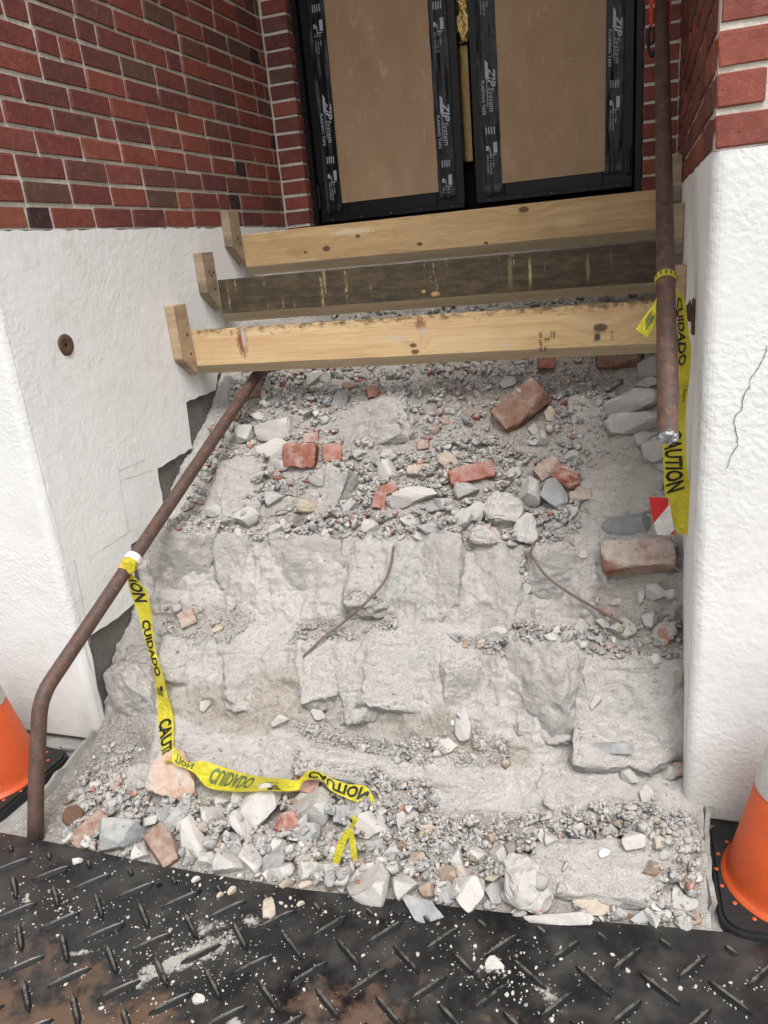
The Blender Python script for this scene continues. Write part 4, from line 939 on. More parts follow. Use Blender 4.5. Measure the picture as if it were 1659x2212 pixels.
_at = bed.data.color_attributes.new('Dirt', 'FLOAT_COLOR', 'POINT'); _at.data.foreach_set('color', np.ascontiguousarray(_a, dtype=np.float32).ravel())
jobs = []
for (P, nt_, nm_, nl_, where) in REG:
    Q = poly_xy(P); mn, mx = Q.min(0), Q.max(0); area = (mx - mn).prod()
    for (cnt, lo_, hi_) in ((nl_, .0075, .0185), (nm_, .0036, .0075), (nt_, .0014, .0034)):
        n_ = int(cnt * area); x = rng.uniform(mn[0], mx[0], n_); y = rng.uniform(mn[1], mx[1], n_); ok = inside(Q, x, y)
        for a, b in zip(x[ok], y[ok]): jobs.append((lo_ + (hi_ - lo_) * rng.random() ** 1.8, a, b, where))
for P, n_, lo_, hi_, where in (([(200, 1830), (300, 1730), (640, 1740), (900, 1720), (960, 1790), (1100, 1830), (1080, 1970), (880, 1960), (430, 1880)], 210, .013, .024, 'foot'), ([(640, 1020), (870, 990), (1080, 970), (1245, 1040), (1245, 1140), (1100, 1178), (800, 1160), (640, 1140)], 110, .011, .021, 'up'), ([(1190, 1800), (1400, 1740), (1500, 1820), (1510, 2005), (1420, 2000), (1400, 1850)], 70, .010, .019, 'foot')):
    Q = poly_xy(P); mn, mx = Q.min(0), Q.max(0); x = rng.uniform(mn[0], mx[0], n_ * 3); y = rng.uniform(mn[1], mx[1], n_ * 3); ok = np.nonzero(inside(Q, x, y))[0][:n_]
    for i_ in ok: jobs.append((rng.uniform(lo_, hi_), x[i_], y[i_], where))
n_ = 5200
for a, b in zip(rng.uniform(GX0, GX1, n_), rng.uniform(1.5, 2.9, n_)): jobs.append((rng.uniform(.0012, .003) if rng.random() < .93 else rng.uniform(.003, .007), a, b, 'ledge'))
rng.shuffle(jobs)
jobs.sort(key=lambda q: -(float(q[0]) // .004))
TR = {('t', i): [] for i in range(10)}; TR.update({('m', i): [] for i in range(14)})
BIG = []
for (r, x, y, where) in jobs:
    r = float(r); x = float(x); y = float(y)
    i, j = int((x - GX0) / GS), int((y - GY0) / GS); k = max(1, int(r / GS + .5))
    if i - k - 1 < 0 or j - k - 1 < 0 or i + k + 2 > len(gx) or j + k + 2 > len(gy): continue
    Wd = HM[j - k:j + k + 1, i - k:i + k + 1]; base = np.median(Wd); sl = Wd.max() - Wd.min()
    gsl = (HM[j + k + 1, i] - HM[j - k - 1, i]) / ((2 * k + 2) * GS)
    if ONP[j, i] and rng.random() < (.985 if r > .0034 else .93): continue
    if any(((x - bx_) / ba_) ** 2 + ((y - by_) / bb_) ** 2 < 1 for bx_, by_, ba_, bb_ in BAREXY) and rng.random() < (.97 if r > .003 else .75): continue
    if y < mat_edge(x) + (.010 if r > .006 else .002): continue
    if gsl > 1.5 and rng.random() < .90: continue
    if sl > 5 * r + .03 and rng.random() < .8: continue
    z = (base * .6 + Wd.max() * .4 + r * .15 if sl < 3 * r else base + r * .3) - r * rng.choice([0.0, .25, .5])
    yy_, xx_ = np.mgrid[-k:k + 1, -k:k + 1]; cap = z + r * .55 * np.sqrt(np.clip(1 - (xx_ ** 2 + yy_ ** 2) * GS * GS / (r * r * 1.3), 0, 1))
    inm = (xx_ ** 2 + yy_ ** 2) * GS * GS < r * r * 1.3
    Wd[inm] = np.maximum(Wd[inm], cap[inm])
    s3 = r * np.array([rng.uniform(.9, 1.45), rng.uniform(.75, 1.1), rng.uniform(.45, .85)])
    col = pick_col(where)
    if r > .0098 and len(BIG) < 190: BIG.append((x, y, z, s3, col, where)); continue
    kind = 'm' if r > .0042 else 't'
    TR[(kind, int(rng.integers(10 if kind == 't' else 14)))].append((x, y, z, *s3, gsl, *col))
def rotm(n, tilt):
    a = rng.uniform(0, 2 * np.pi, n); b = rng.normal(0, .55, n); c_ = rng.normal(0, .55, n) + np.arctan(np.clip(tilt, -1.2, 1.2)) * .7
    ca, sa, cb, sb, cc, sc_ = np.cos(a), np.sin(a), np.cos(b), np.sin(b), np.cos(c_), np.sin(c_); Z = np.zeros(n); O = np.ones(n)
    Rz = np.array([[ca, -sa, Z], [sa, ca, Z], [Z, Z, O]]); Ry = np.array([[cb, Z, sb], [Z, O, Z], [-sb, Z, cb]]); Rx = np.array([[O, Z, Z], [Z, cc, -sc_], [Z, sc_, cc]])
    return np.einsum('abn,bcn,cdn->nad', Rx, Ry, Rz)
av, af, ac = [], [], []; off = 0
for key, L in TR.items():
    if not L: continue
    A = np.array(L); v, f = LOD[key[0]][key[1]]; n_ = len(A)
    W3 = np.einsum('nij,nvj->nvi', rotm(n_, A[:, 6]), v[None] * A[:, None, 3:6]) + A[:, None, 0:3]
    av.append(W3.reshape(-1, 3)); af.append((f[None] + (np.arange(n_) * len(v))[:, None, None]).reshape(-1, 3) + off); off += n_ * len(v)
    ac.append(np.repeat(A[:, 7:10], len(v), 0))
av = np.concatenate(av); af = np.concatenate(af); ac = np.concatenate(ac)
gm = npmesh('gravel', av, af)
at = gm.color_attributes.new('Col', 'FLOAT_COLOR', 'POINT'); at.data.foreach_set('color', np.c_[ac, np.ones(len(ac))].astype(np.float32).ravel())
go = link('gravel', gm, GRAVEL); tag(go, 'crushed stone gravel and grit strewn over the broken steps', 'gravel', kind='stuff')
print('gravel pieces', sum(len(q) for q in TR.values()), 'tris', len(af), 'big', len(BIG))
for (x, y, z, s3, col, where) in BIG:
    m = BRK if col[0] > col[2] * 2.6 else (BRN if col[0] > col[2] * 1.35 else (PALE if col[0] > .42 else (BLUE if col[2] > col[0] else GREY)))
    me = pool('chunk', random.randrange(7), m); brk = m is BRK
    o = bpy.data.objects.new('brick_fragment' if brk else 'rubble_chunk', me); COL.objects.link(o)
    o.matrix_world = Matrix.Translation((x, y, z)) @ Matrix(rotm(1, np.array([.4]))[0].tolist()).to_4x4() @ Matrix.Diagonal((*s3.tolist(), 1))
    lab, grp = lab_of({'up': 1, 'ledge': 2, 'foot': 3}[where], m, 2 * float(max(s3)), x, y)
    tag(o, lab, 'brick bit' if brk else 'chunk', grp)

# ================================================================== BLACK MAT
mat_root = empty('ground_mat', (-.7, .6, 0)); tag(mat_root, 'black heavy ground mat with raised tread bars in front of the steps', 'mat')
n0 = len(MV); sv_ = list(MV); sf_ = list(MF)
for i in range(len(mx_)): sv_.append((mx_[i], mat_edge(mx_[i]) + .003, .001))
for i in range(len(mx_) - 1): sf_.append((i * nr_ + nr_ - 1, (i + 1) * nr_ + nr_ - 1, n0 + i + 1, n0 + i))
link('sheet', mesh('sheet', sv_, sf_), MAT, mat_root)
def bar_mesh(name, L, Wd, H):
    o_ = [(-L / 2, 0), (-L * .30, -Wd / 2), (L * .30, -Wd / 2), (L / 2, 0), (L * .30, Wd / 2), (-L * .30, Wd / 2)]
    v = [(x, y, 0) for x, y in o_] + [(x * .90, y * .45, H * (.75 if abs(x) > L * .4 else 1)) for x, y in o_]
    f = [tuple(range(6, 12))] + [(i, (i + 1) % 6, 6 + (i + 1) % 6, 6 + i) for i in range(6)]
    me = mesh(name, v, f); me.materials.append(MATBAR); return me
BARM = bar_mesh('tread_bar', .095, .0150, .0100); STUB = bar_mesh('tread_stud', .030, .013, .0075)
def seen(p, mrg=140):
    d = Vector(p) - CAM; zc = d.dot(AXF)
    if zc < .2: return False
    x = CX + FP * d.dot(AXX) / zc; y = CY + FP * d.dot(AXD) / zc
    return -mrg < x < 1659 + mrg and y < 2212 + mrg
def on_mat(me, name, x, y, ang):
    p = Vector((x, y + mat_shift(x), MATZ))
    if not seen(p): return
    o = bpy.data.objects.new(name, me); COL.objects.link(o); o.parent = mat_root; o.matrix_parent_inverse = Matrix.Translation(mat_root.location).inverted()
    o.matrix_basis = Matrix.Translation(p) @ Matrix.Rotation(R_(ang + (5.5 if x > -.75 else 0) + random.uniform(-1.5, 1.5)), 4, 'Z')
for j in range(7):
    for i in range(-6, 18):
        on_mat(BARM, 'tread_bar', -1.413 + .1275 * i, 1.182 - .1215 * j, 45)
        on_mat(BARM, 'tread_bar', -1.477 + .1275 * i, 1.122 - .1215 * j, -41)
for i in range(-4, 18): on_mat(STUB, 'tread_stud', -1.464 + .1275 * i, 1.232, -40)
hm = mesh('bolt_hole', [(.008 * math.cos(a * math.pi / 8), .008 * math.sin(a * math.pi / 8), .0006) for a in range(16)], [tuple(range(16))]); hm.materials.append(BLACKHOLE)
for x, y in ((-1.112, 1.213), (-1.002, 1.217), (-.541, 1.222)):
    o = bpy.data.objects.new('bolt_hole', hm); COL.objects.link(o); o.parent = mat_root; o.matrix_parent_inverse = Matrix.Translation(mat_root.location).inverted(); o.matrix_basis = Matrix.Translation((x, y + mat_shift(x) * .6, MATZ))
# grit on the mat
L = []; gl = []
def grit(n_, cx, cy, sx, sy, lo_, hi_):
    for _ in range(n_):
        x, y = rng.normal(cx, sx), rng.normal(cy, sy)
        if y > mat_edge(x) - .004 or not seen((x, y, MATZ), 20): continue
        r = lo_ + (hi_ - lo_) * rng.random() ** 3; s3 = r * np.array([rng.uniform(.9, 1.4), rng.uniform(.8, 1.1), rng.uniform(.5, .8)])
        cc_ = np.array([.58, .55, .50]) if rng.random() < .7 else pick_col('foot')
        gl.append((x, y, MATZ + s3[2] * .6, *s3, 0.0, *(cc_ * rng.uniform(.8, 1.15))))
grit(420, -.93, 1.06, .10, .08, .0008, .0034); grit(420, -.7, 1.08, .50, .13, .0007, .0026); grit(260, -.6, 1.24, .5, .02, .001, .005); grit(120, -.25, 1.16, .05, .03, .001, .005); grit(120, -1.35, 1.1, .12, .06, .001, .004); grit(60, -.7, 1.05, .5, .12, .003, .007)
for o in [q for q in mat_root.children if q.name.startswith('tread_bar')]:
    Mb = o.matrix_basis
    for _ in range(int(rng.integers(0, 16))):
        p_ = Mb @ Vector((rng.uniform(-.045, .045), rng.choice([-1, 1]) * rng.uniform(.006, .013), 0)); r = rng.uniform(.0007, .0022)
        s3 = r * np.array([1.2, 1.0, .7]); gl.append((p_.x, p_.y, MATZ + r * .4, *s3, 0.0, *(np.array([.52, .49, .44]) * rng.uniform(.7, 1.1))))
A = np.array(gl); v, f = LOD['t'][0]; av = []; af = []; ac = []
for q_ in range(10):
    S_ = A[q_::10]; v, f = LOD['t'][q_]; off = sum(len(z_) for z_ in av)
    W3 = np.einsum('nij,nvj->nvi', rotm(len(S_), S_[:, 6]), v[None] * S_[:, None, 3:6]) + S_[:, None, 0:3]
    av.append(W3.reshape(-1, 3)); af.append((f[None] + (np.arange(len(S_)) * len(v))[:, None, None]).reshape(-1, 3) + off); ac.append(np.repeat(S_[:, 7:10], len(v), 0))
gm = npmesh('grit', np.concatenate(av), np.concatenate(af)); ac = np.concatenate(ac)
at = gm.color_attributes.new('Col', 'FLOAT_COLOR', 'POINT'); at.data.foreach_set('color', np.c_[np.clip(ac, 0, .8), np.ones(len(ac))].astype(np.float32).ravel())
tag(link('grit', gm, GRAVEL), 'pale stone grit scattered over the black mat', 'grit', kind='stuff')
for (x, y, w_, h_, ang, kind, m, label, cat, name, th) in [
  (916, 1974, 98, 46, 20, 'slab', SLATE, 'flat smooth grey slate piece lying on the mat edge', 'slate', 'slate_flake', .35),
  (582, 1967, 26, 46, -5, 'slab', TAN, 'brown stone chip lying on the black mat among tread bars', 'chip', RC, .6),
  (502, 1928, 18, 18, 0, 'chunk', TAN, 'small orange brown chip on the mat near its edge', 'chip', RC, .7),
  (476, 1936, 14, 12, 0, 'chunk', TAN, 'smallest orange chip on the mat left of another', 'chip', RC, .7),
  (424, 1903, 18, 14, 0, 'chunk', PALE, 'pale yellowish pebble on the mat near the bolt holes', 'pebble', RC, .7),
  (167, 1864, 22, 14, 0, 'chunk', PALE, 'white chip on the mat at left', 'chip', RC, .7),
  (430, 2162, 26, 20, 0, 'lump', PALE, 'white crumbly lump on the mat near the picture bottom', 'chip', RC, .7),
  (1068, 2085, 40, 26, 0, 'lump', PALE, 'white powdery lump on the mat right of the slate', 'chip', RC, .6),
  (650, 1955, 16, 12, 0, 'chunk', TAN, 'tan chip on the mat right of the brown stone chip', 'chip', RC, .7)]:
    piece(x, y, w_, h_, ang, kind, m, label, cat, name, None, th, .12)

# ================================================================== FORM TIMBERS
TH, BHT = .038, .166
def loc_on(px, py, Y, zb): p = onY(px, py, Y); return (p.x - (XL + .040), p.z - zb)
def timber(Yf, ztop, m, mc, label, ctop, cleat_h, screws):
    zb = EYE + ztop - BHT
    root = empty('form_timber', (XL + .040, Yf, zb)); tag(root, label, 'timber', 'timbers set across the steps as riser forms')
    Lg = XR - XL - .044
    bm = prism_bm([(0, .036), (0, BHT - .002), (.002, BHT), (TH - .002, BHT), (TH, BHT - .002), (TH, .0)], 'x', 0, Lg)
    for i in range(1, 40): bmesh.ops.bisect_plane(bm, geom=bm.verts[:] + bm.edges[:] + bm.faces[:], plane_co=(Lg * i / 40, 0, 0), plane_no=(1, 0, 0))
    for v in bm.verts:
        n = fbm(np.array([[v.co.x * 3, ztop * 10, 0.5]]), 31, 3)[0]; e = fbm(np.array([[v.co.x * 26, v.co.z * 9, ztop * 7]]), 33, 3)[0]
        v.co.y += .0025 * n; v.co.z += .0016 * e + .0015 * n
    bm.normal_update()
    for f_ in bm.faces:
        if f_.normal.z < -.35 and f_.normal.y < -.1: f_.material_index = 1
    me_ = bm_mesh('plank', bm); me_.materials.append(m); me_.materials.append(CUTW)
    o = link('plank', me_, m, root); o.matrix_basis = Matrix.Translation(root.location)
    for side, (x0, x1) in ((0, (XL + .0015, XL + .0395)), (1, (XR - .0395, XR - .0015))):
        zt = EYE + ctop; dz = .075
        bm = prism_bm([(0, 0), (0, cleat_h), (-.088, cleat_h + .001), (-.088, dz)], 'x', 0, x1 - x0)
        bmesh.ops.bevel(bm, geom=bm.edges[:], offset=.0018, segments=1, affect='EDGES')
        c = link('cleat', bm_mesh('cleat', bm), mc, root); c.matrix_basis = Matrix.Translation((x0, Yf - .0015, zt - cleat_h)) @ Matrix.Rotation(R_(random.uniform(-.6, .6)), 4, 'X')
        if side == 0:
            for (fy, fz) in screws:
                s_ = lathe('screw', [(0, .0008), (.0045, .0012), (.0052, 0)], INK_BLACK, c, 12); s_.matrix_basis = Matrix.Translation((x1 + .0004, Yf - .0015 - fy, zt - cleat_h + fz)) @ Matrix.Rotation(R_(90), 4, 'Y')
    return root
Y1, Y2, Y3 = 2.577, 2.83, 3.09
def kl(L, Y, ztop):
    zb = EYE + ztop - BHT; return [(*loc_on(x, y, Y, zb), r) for (x, y, r) in L]
def stn(L, Y, ztop):
    zb = EYE + ztop - BHT; return [(*loc_on(x, y, Y, zb), rx, rz, c_, a_) for (x, y, rx, rz, c_, a_) in L]
redst, greyst, dirt = (.20, .045, .025), (.46, .42, .38), (.06, .048, .03)
W1 = wood_mat('timber_new', (.54, .352, .175), (.66, .480, .275), (.28, .175, .082), kl([(893, 746, .008), (897, 760, .009), (1297, 708, .014), (1306, 757, .012)], Y1, -.229),
  stn([(523, 738, .022, .058, redst, .9), (526, 728, .010, .050, greyst, .85), (908, 700, .022, .028, redst, .7), (912, 714, .020, .014, greyst, .6), (855, 730, .05, .014, greyst, .45), (1290, 728, .012, .016, (.03, .03, .028), .9), (1302, 704, .018, .014, greyst, .5), (1315, 768, .03, .012, (.30, .15, .07), .6), (1090, 742, .02, .02, greyst, .35)], Y1, -.229), .22, top_dirt=.85)
W2 = wood_mat('timber_weathered', (.085, .060, .036), (.150, .108, .064), (.032, .025, .017), kl([(590, 640, .006), (1120, 655, .006)], Y2, -.062), stn([(940, 635, .016, .010, (.50, .30, .13), .9), (915, 630, .010, .006, (.45, .27, .12), .9), (700, 600, .007, .060, (.36, .28, .13), .6), (1145, 590, .006, .055, (.42, .33, .15), .75), (1102, 590, .010, .06, (.26, .20, .10), .55), (1270, 580, .007, .05, (.33, .26, .13), .5)], Y2, -.062), .6, scratches=.9, weather=.80)
W3 = wood_mat('timber_used', (.42, .272, .132), (.54, .372, .195), (.20, .122, .058), kl([(705, 537, .011), (773, 510, .007), (907, 527, .008), (1131, 453, .012), (1050, 525, .006), (660, 545, .005)], Y3, .105), stn([(760, 500, .10, .012, (.60, .50, .36), .7), (560, 500, .06, .012, (.60, .50, .36), .6), (640, 545, .06, .02, (.32, .18, .08), .5), (1230, 480, .06, .02, (.62, .45, .24), .5)], Y3, .105), .40, top_dirt=.0)
WC1 = wood_mat('cleat_wood_a', (.40, .28, .17), (.50, .37, .245), (.18, .12, .07), (), [(.0, .05, .05, .02, dirt, .5)], .6)
WC2 = wood_mat('cleat_wood_b', (.30, .225, .150), (.40, .31, .215), (.14, .10, .068), (), [(.0, .09, .05, .03, dirt, .5)], .7)
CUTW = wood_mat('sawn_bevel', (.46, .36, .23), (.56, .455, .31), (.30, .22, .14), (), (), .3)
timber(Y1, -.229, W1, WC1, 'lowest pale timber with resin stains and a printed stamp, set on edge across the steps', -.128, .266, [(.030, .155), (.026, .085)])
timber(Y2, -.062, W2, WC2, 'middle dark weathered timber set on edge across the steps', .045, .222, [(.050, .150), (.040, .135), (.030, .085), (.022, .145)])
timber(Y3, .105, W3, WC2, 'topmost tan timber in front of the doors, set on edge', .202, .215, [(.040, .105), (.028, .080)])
tm = [o for o in bpy.data.objects if o.name.startswith('form_timber')][0]
P = Print(); P.text('KD-HT 153', 0, 0, .016, 0, .015); P.text('SPFs', .0, -.016, .013, 0, .01); P.text('2', .042, -.026, .024, 0, .02); P.text('1 ST BE', .05, -.038, .009, 0, .01); P.text('NELMA', .05, -.048, .009, 0, .01)
c0 = onY(1172, 760, Y1)
link('grade_stamp', mesh('grade_stamp', [(c0.x - b * .85, Y1 - .0042, c0.z + a * .85) for a, b in P.v], P.f), INK_BLACK, tm)
P = Print(); P.text('152197', 0, 0, .014, 0, 0.0); c0 = onY(1325, 735, Y1)
link('grade_stamp', mesh('grade_stamp', [(c0.x - b * .8, Y1 - .0042, c0.z + a * .8) for a, b in P.v], P.f), BRN, tm)

# ================================================================== HANDRAILS
PR_ = .0212
rp0, rp1 = Vector((.050, 1.61, EYE - .414)), Vector((.036, 3.05, EYE + .674)); dpr = (rp1 - rp0) / (rp1.y - rp0.y)
rail = empty('right_handrail', rp0); tag(rail, 'worn brown painted pipe handrail sloping up at right, its lower end cut off', 'handrail')
pts = [rp0 + dpr * (t * 1.9 / 40) for t in range(41)]; e = pts[-1]
pts += [Vector((e.x, e.y + .05, e.z + .030)), Vector((e.x, e.y + .10, e.z + .040)), Vector((e.x, YB - .001, e.z + .042))]
tube('pipe', pts, PR_, PIPE, rail, 28, cap=False)
# ragged torch-cut end
tdir = dpr.normalized(); sx_ = tdir.cross(Vector((1, 0, 0))).normalized(); sy_ = tdir.cross(sx_)
v = [rp0 - tdir * .004]; f = []
for rr_, dd in ((.010, -.006), (.017, -.004), (.0214, .002)):
    for k_ in range(28):
        a = 2 * math.pi * k_ / 28; v.append(rp0 + (sx_ * math.cos(a) + sy_ * math.sin(a)) * rr_ + tdir * (dd + random.uniform(-.003, .003)))
for k_ in range(28): f.append((0, 1 + (k_ + 1) % 28, 1 + k_))
for g_ in range(2):
    for k_ in range(28): f.append((1 + g_ * 28 + k_, 1 + g_ * 28 + (k_ + 1) % 28, 29 + g_ * 28 + (k_ + 1) % 28, 29 + g_ * 28 + k_))
link('cut_end', mesh('cut_end', v, f), CUT, rail)
yb_ = 2.02; pb = rp0 + dpr * (yb_ - rp0.y)
def bar(name, pts, wd, th, m, parent):
    """flat bar along pts, wide in Z"""
    v = []; f = []
    for i, p in enumerate(pts):
        t = (pts[min(i + 1, len(pts) - 1)] - pts[max(i - 1, 0)]).normalized(); s = t.cross(Vector((0, 1, 0))).normalized(); y_ = Vector((0, 1, 0)); ww = wd[i] if isinstance(wd, list) else wd
        v += [p + s * ww / 2 - y_ * th / 2, p + s * ww / 2 + y_ * th / 2, p - s * ww / 2 + y_ * th / 2, p - s * ww / 2 - y_ * th / 2]
    for i in range(len(pts) - 1):
        for k_ in range(4): f.append((4 * i + k_, 4 * i + (k_ + 1) % 4, 4 * i + 4 + (k_ + 1) % 4, 4 * i + 4 + k_))
    n_ = len(v); f += [(3, 2, 1, 0), (n_ - 4, n_ - 3, n_ - 2, n_ - 1)]
    return link(name, mesh(name, v, f), m, parent)
zb_ = EYE - .215
wb_ = bar('wall_bracket', [Vector((pb.x + .012, yb_, pb.z - .022)), Vector((.062, yb_, zb_ + .010)), Vector((.080, yb_, zb_ + .004)), Vector((.098, yb_, zb_ + .002)), Vector((.109, yb_, zb_ + .004))], [.016, .022, .024, .034, .056], .030, PIPE, rail)
box('bracket_plate', (XR - .007, XR - .0005, yb_ - .022, yb_ + .022, zb_ - .050, zb_ + .034), PIPE, wb_, .003)
# left rail
lp = [Vector((-1.563, 1.289, .002)), Vector((-1.560, 1.330, EYE - 1.32)), Vector((-1.556, 1.385, EYE - 1.17))]
bend = Vector((-1.552, 1.420, EYE - 1.075)); top = onY(561, 801, 2.72); dl = (top - bend).normalized()
up_ = (bend - lp[-1]).normalized(); arc = []
for i in range(9):
    t = i / 8; a_ = bend - up_ * .055; b_ = bend + dl * .055
    arc.append(a_.lerp(bend, t).lerp(bend.lerp(b_, t), t))
lpts = [lp[0], lp[0].lerp(lp[1], .5), lp[1], lp[2].lerp(lp[1], .5)] + arc + [bend.lerp(top, t) for t in (.1, .2, .3, .4, .5, .6, .7, .8, .9, 1.0)] + [top + dl * .1, top + dl * .2]
lrail = empty('left_handrail', lp[0]); tag(lrail, 'brown pipe handrail bent at its foot, dropped beside the left plinth', 'handrail')
tube('pipe', lpts, PR_, PIPE, lrail, 28)

# ================================================================== CAUTION TAPE
class Ribbon:
    def __init__(s, L, R, k=8):
        s.L = np.array(catmull([tuple(p) for p in L], k)); s.R = np.array(catmull([tuple(p) for p in R], k))
        c = (s.L + s.R) / 2; s.s = np.r_[0, np.cumsum(np.linalg.norm(np.diff(c, axis=0), axis=1))]
    def at(s, u, t):
        f = np.interp(u, s.s, np.arange(len(s.s))); i = min(int(f), len(s.s) - 2); a = f - i
        l = s.L[i] * (1 - a) + s.L[i + 1] * a; r = s.R[i] * (1 - a) + s.R[i + 1] * a; return Vector(l * (1 - t) + r * t)
    def build(s, name, parent, m, crumple=.002, seed=1, nt=10):
        v = []; f = []; n = len(s.s)
        for i in range(n):
            for j in range(nt + 1):
                p = s.L[i] * (1 - j / nt) + s.R[i] * (j / nt)
                w_ = crumple * fbm(np.array([p * 22]), seed, 3)[0]; d = np.array((CAM - Vector(p)).normalized()); v.append(p + d * w_)
        for i in range(n - 1):
            for j in range(nt): q = i * (nt + 1) + j; f.append((q, q + 1, q + nt + 2, q + nt + 1))
        s.seed, s.cr = seed, crumple
        s.o = link(name, mesh(name, v, f), m, parent, smooth=True); return s.o
    def print(s, P, s0, t0, t1, w, parent, m, name='lettering', flip=False, scale=1.0):
        """P in metres: u along the tape from s0, v (0..w) across from t0 to t1"""
        bm = bmesh.new(); vs = [bm.verts.new((a, b, 0)) for a, b in P.v]
        for q in P.f:
            try: bm.faces.new([vs[i] for i in q])
            except ValueError: pass
        mxu = max(a for a, b in P.v); x = .012
        while x < mxu:
            bmesh.ops.bisect_plane(bm, geom=bm.verts[:] + bm.edges[:] + bm.faces[:], plane_co=(x, 0, 0), plane_no=(1, 0, 0)); x += .012
        dead = []
        for v in bm.verts:
            u = s0 + v.co.x * scale
            if u > s.s[-1] - .002 or u < 0: dead.append(v)
            t = v.co.y / w; t = t0 + (t1 - t0) * (1 - t if flip else t)
            p = s.at(min(max(u, 0), s.s[-1]), t); w_ = s.cr * fbm(np.array([np.array(p) * 22]), s.seed, 3)[0]
            v.co = p + (CAM - p).normalized() * (w_ + .0032)
        bmesh.ops.delete(bm, geom=dead, context='VERTS')
        return link(name, bm_mesh(name, bm), m, getattr(s, 'o', parent))
def word(t, size=.05, length=None, bold=.034):
    P = Print(); P.text(t, 0, 0, size / .72, 0, bold, length); return P
def flag():
    P = Print()
    for i in range(4): P.quad([(.0 + .004 * i, .0 + .011 * i), (.024 + .004 * i, .0 + .011 * i), (.026 + .004 * i, .006 + .011 * i), (.002 + .004 * i, .006 + .011 * i)])
    P.quad([(.0, .024), (.014, .024), (.018, .044), (.004, .044)]); return P
z7 = lambda x, y: (x * .3646, 1123 + y * .3646)
Lz = [(757, 318), (764, 400), (790, 480), (825, 580), (850, 680), (880, 780), (903, 862), (920, 960), (930, 1060), (935, 1170), (945, 1280), (958, 1380), (975, 1432)]
Rz = [(778, 318), (862, 410), (885, 480), (900, 570), (908, 660), (922, 770), (946, 858), (972, 940), (992, 1040), (1022, 1140), (1030, 1230), (1027, 1340), (1022, 1432)]
n_ = len(Lz)
def yat(i): return 1.825 - .115 * (i / (n_ - 1)) ** 1.3
ct = empty('caution_tape', lpts[12]); tag(ct, 'long yellow caution tape tied to the left pipe and trailing over the rubble', 'tape')
def free(q, Y):
    p_ = onY(*q, Y); d_ = min((p_ - CAM).dot(AXF), hit(*q, TREE2)[2] - .022); return CAM + ray(*q) * (d_ / FP)
rb1 = Ribbon([free(z7(*p), yat(i) + .012 * math.sin(i * 1.1)) for i, p in enumerate(Lz)], [free(z7(*p), yat(i) - .012 * math.sin(i * 1.1)) for i, p in enumerate(Rz)])
rb1.build('hanging_strip', ct, YEL, .006, 3)
rb1.print(word('ION', .052, .075), .022, .12, .85, .052, ct, INK_BLACK)
rb1.print(word('CUIDADO', .052, .185), .155, .1, .8, .052, ct, INK_BLACK)
rb1.print(flag(), .372, .1, .75, .05, ct, INK_BLACK, 'flag_print'); rb1.print(word('CAUTION', .052, .19), .478, .05, .85, .052, ct, INK_BLACK)
zA = lambda x, y: (86.4 + x * .4687, 1598.5 + y * .4687)
T2 = [z7(*p) for p in [(1025, 1335), (1070, 1390), (1112, 1437), (1200, 1430), (1290, 1455), (1400, 1490), (1530, 1520), (1640, 1530)]] + [zA(*p) for p in [(1120, 178), (1190, 183), (1235, 143), (1290, 148), (1345, 178), (1420, 203), (1500, 214), (1545, 280), (1576, 322)]]
B2 = [z7(*p) for p in [(1018, 1432), (1052, 1458), (1100, 1472), (1155, 1505), (1225, 1582), (1330, 1605), (1450, 1611), (1590, 1604)]] + [zA(*p) for p in [(1110, 236), (1190, 230), (1218, 190), (1295, 184), (1340, 232), (1400, 262), (1470, 292), (1528, 322), (1568, 343)]]
def lay_edge(Q, lift):
    D_ = []
    for (x, y) in Q: D_.append(hit(x, y, TREE2)[2])
    D_ = np.array(D_); D2 = D_.copy()
    for i in range(len(D_)): D2[i] = min(D_[max(0, i - 1):i + 2].min(), D_[i])
    D2 = np.convolve(np.r_[D2[0], D2, D2[-1]], [.25, .5, .25], 'valid') - lift
    return [CAM + ray(x, y) * (d / FP) for (x, y), d in zip(Q, D2)]
rb2 = Ribbon(lay_edge(T2, .018), lay_edge(B2, .022)); rb2.build('lying_strip', ct, YEL, .007, 5)
S2 = rb2.s[-1]
rb2.print(word('TION', .05, .06), .012, .15, .85, .05, ct, INK_GREEN, flip=False)
rb2.print(word('CUIDADO', .05, .150), .128, .14, .80, .05, ct, INK_GREEN, flip=False)
rb2.print(word('Empire', .016, .042, .012), .318, .40, .10, .05, ct, INK_BLACK, flip=False); rb2.print(flag(), .335, .55, .98, .05, ct, INK_BLACK, 'flag_print')
rb2.print(word('CAUTION', .05, .18), .455, .12, .85, .05, ct, INK_BLACK, flip=False)
# knot and wrap round the pipe
pk = min(lpts[12:], key=lambda p: abs((CX + FP * (p - CAM).dot(AXX) / (p - CAM).dot(AXF)) - 282))
def on_left(t): return bend.lerp(top, t)
def scr(p): d = p - CAM; z = d.dot(AXF); return CX + FP * d.dot(AXX) / z, CY + FP * d.dot(AXD) / z
tk = min((i / 400 for i in range(400)), key=lambda t: (scr(on_left(t))[0] - 280) ** 2 + (scr(on_left(t))[1] - 1218) ** 2)
c0 = on_left(tk)
tube('knot_wrap', [c0 + dl * d_ for d_ in (-.016, -.006, .004, .012)], .026, YEL, ct, 20, False, [.0235, .0262, .0258, .0232])
tube('white_wrap', [c0 + dl * d_ for d_ in (.010, .017, .026, .034)], .026, WHITEP, ct, 20, False, [.0245, .0270, .0265, .0240])
tube('orange_wrap', [c0 + dl * d_ for d_ in (-.034, -.026, -.015)], .024, ORANGEP, ct, 20, False, [.0228, .0240, .0238])
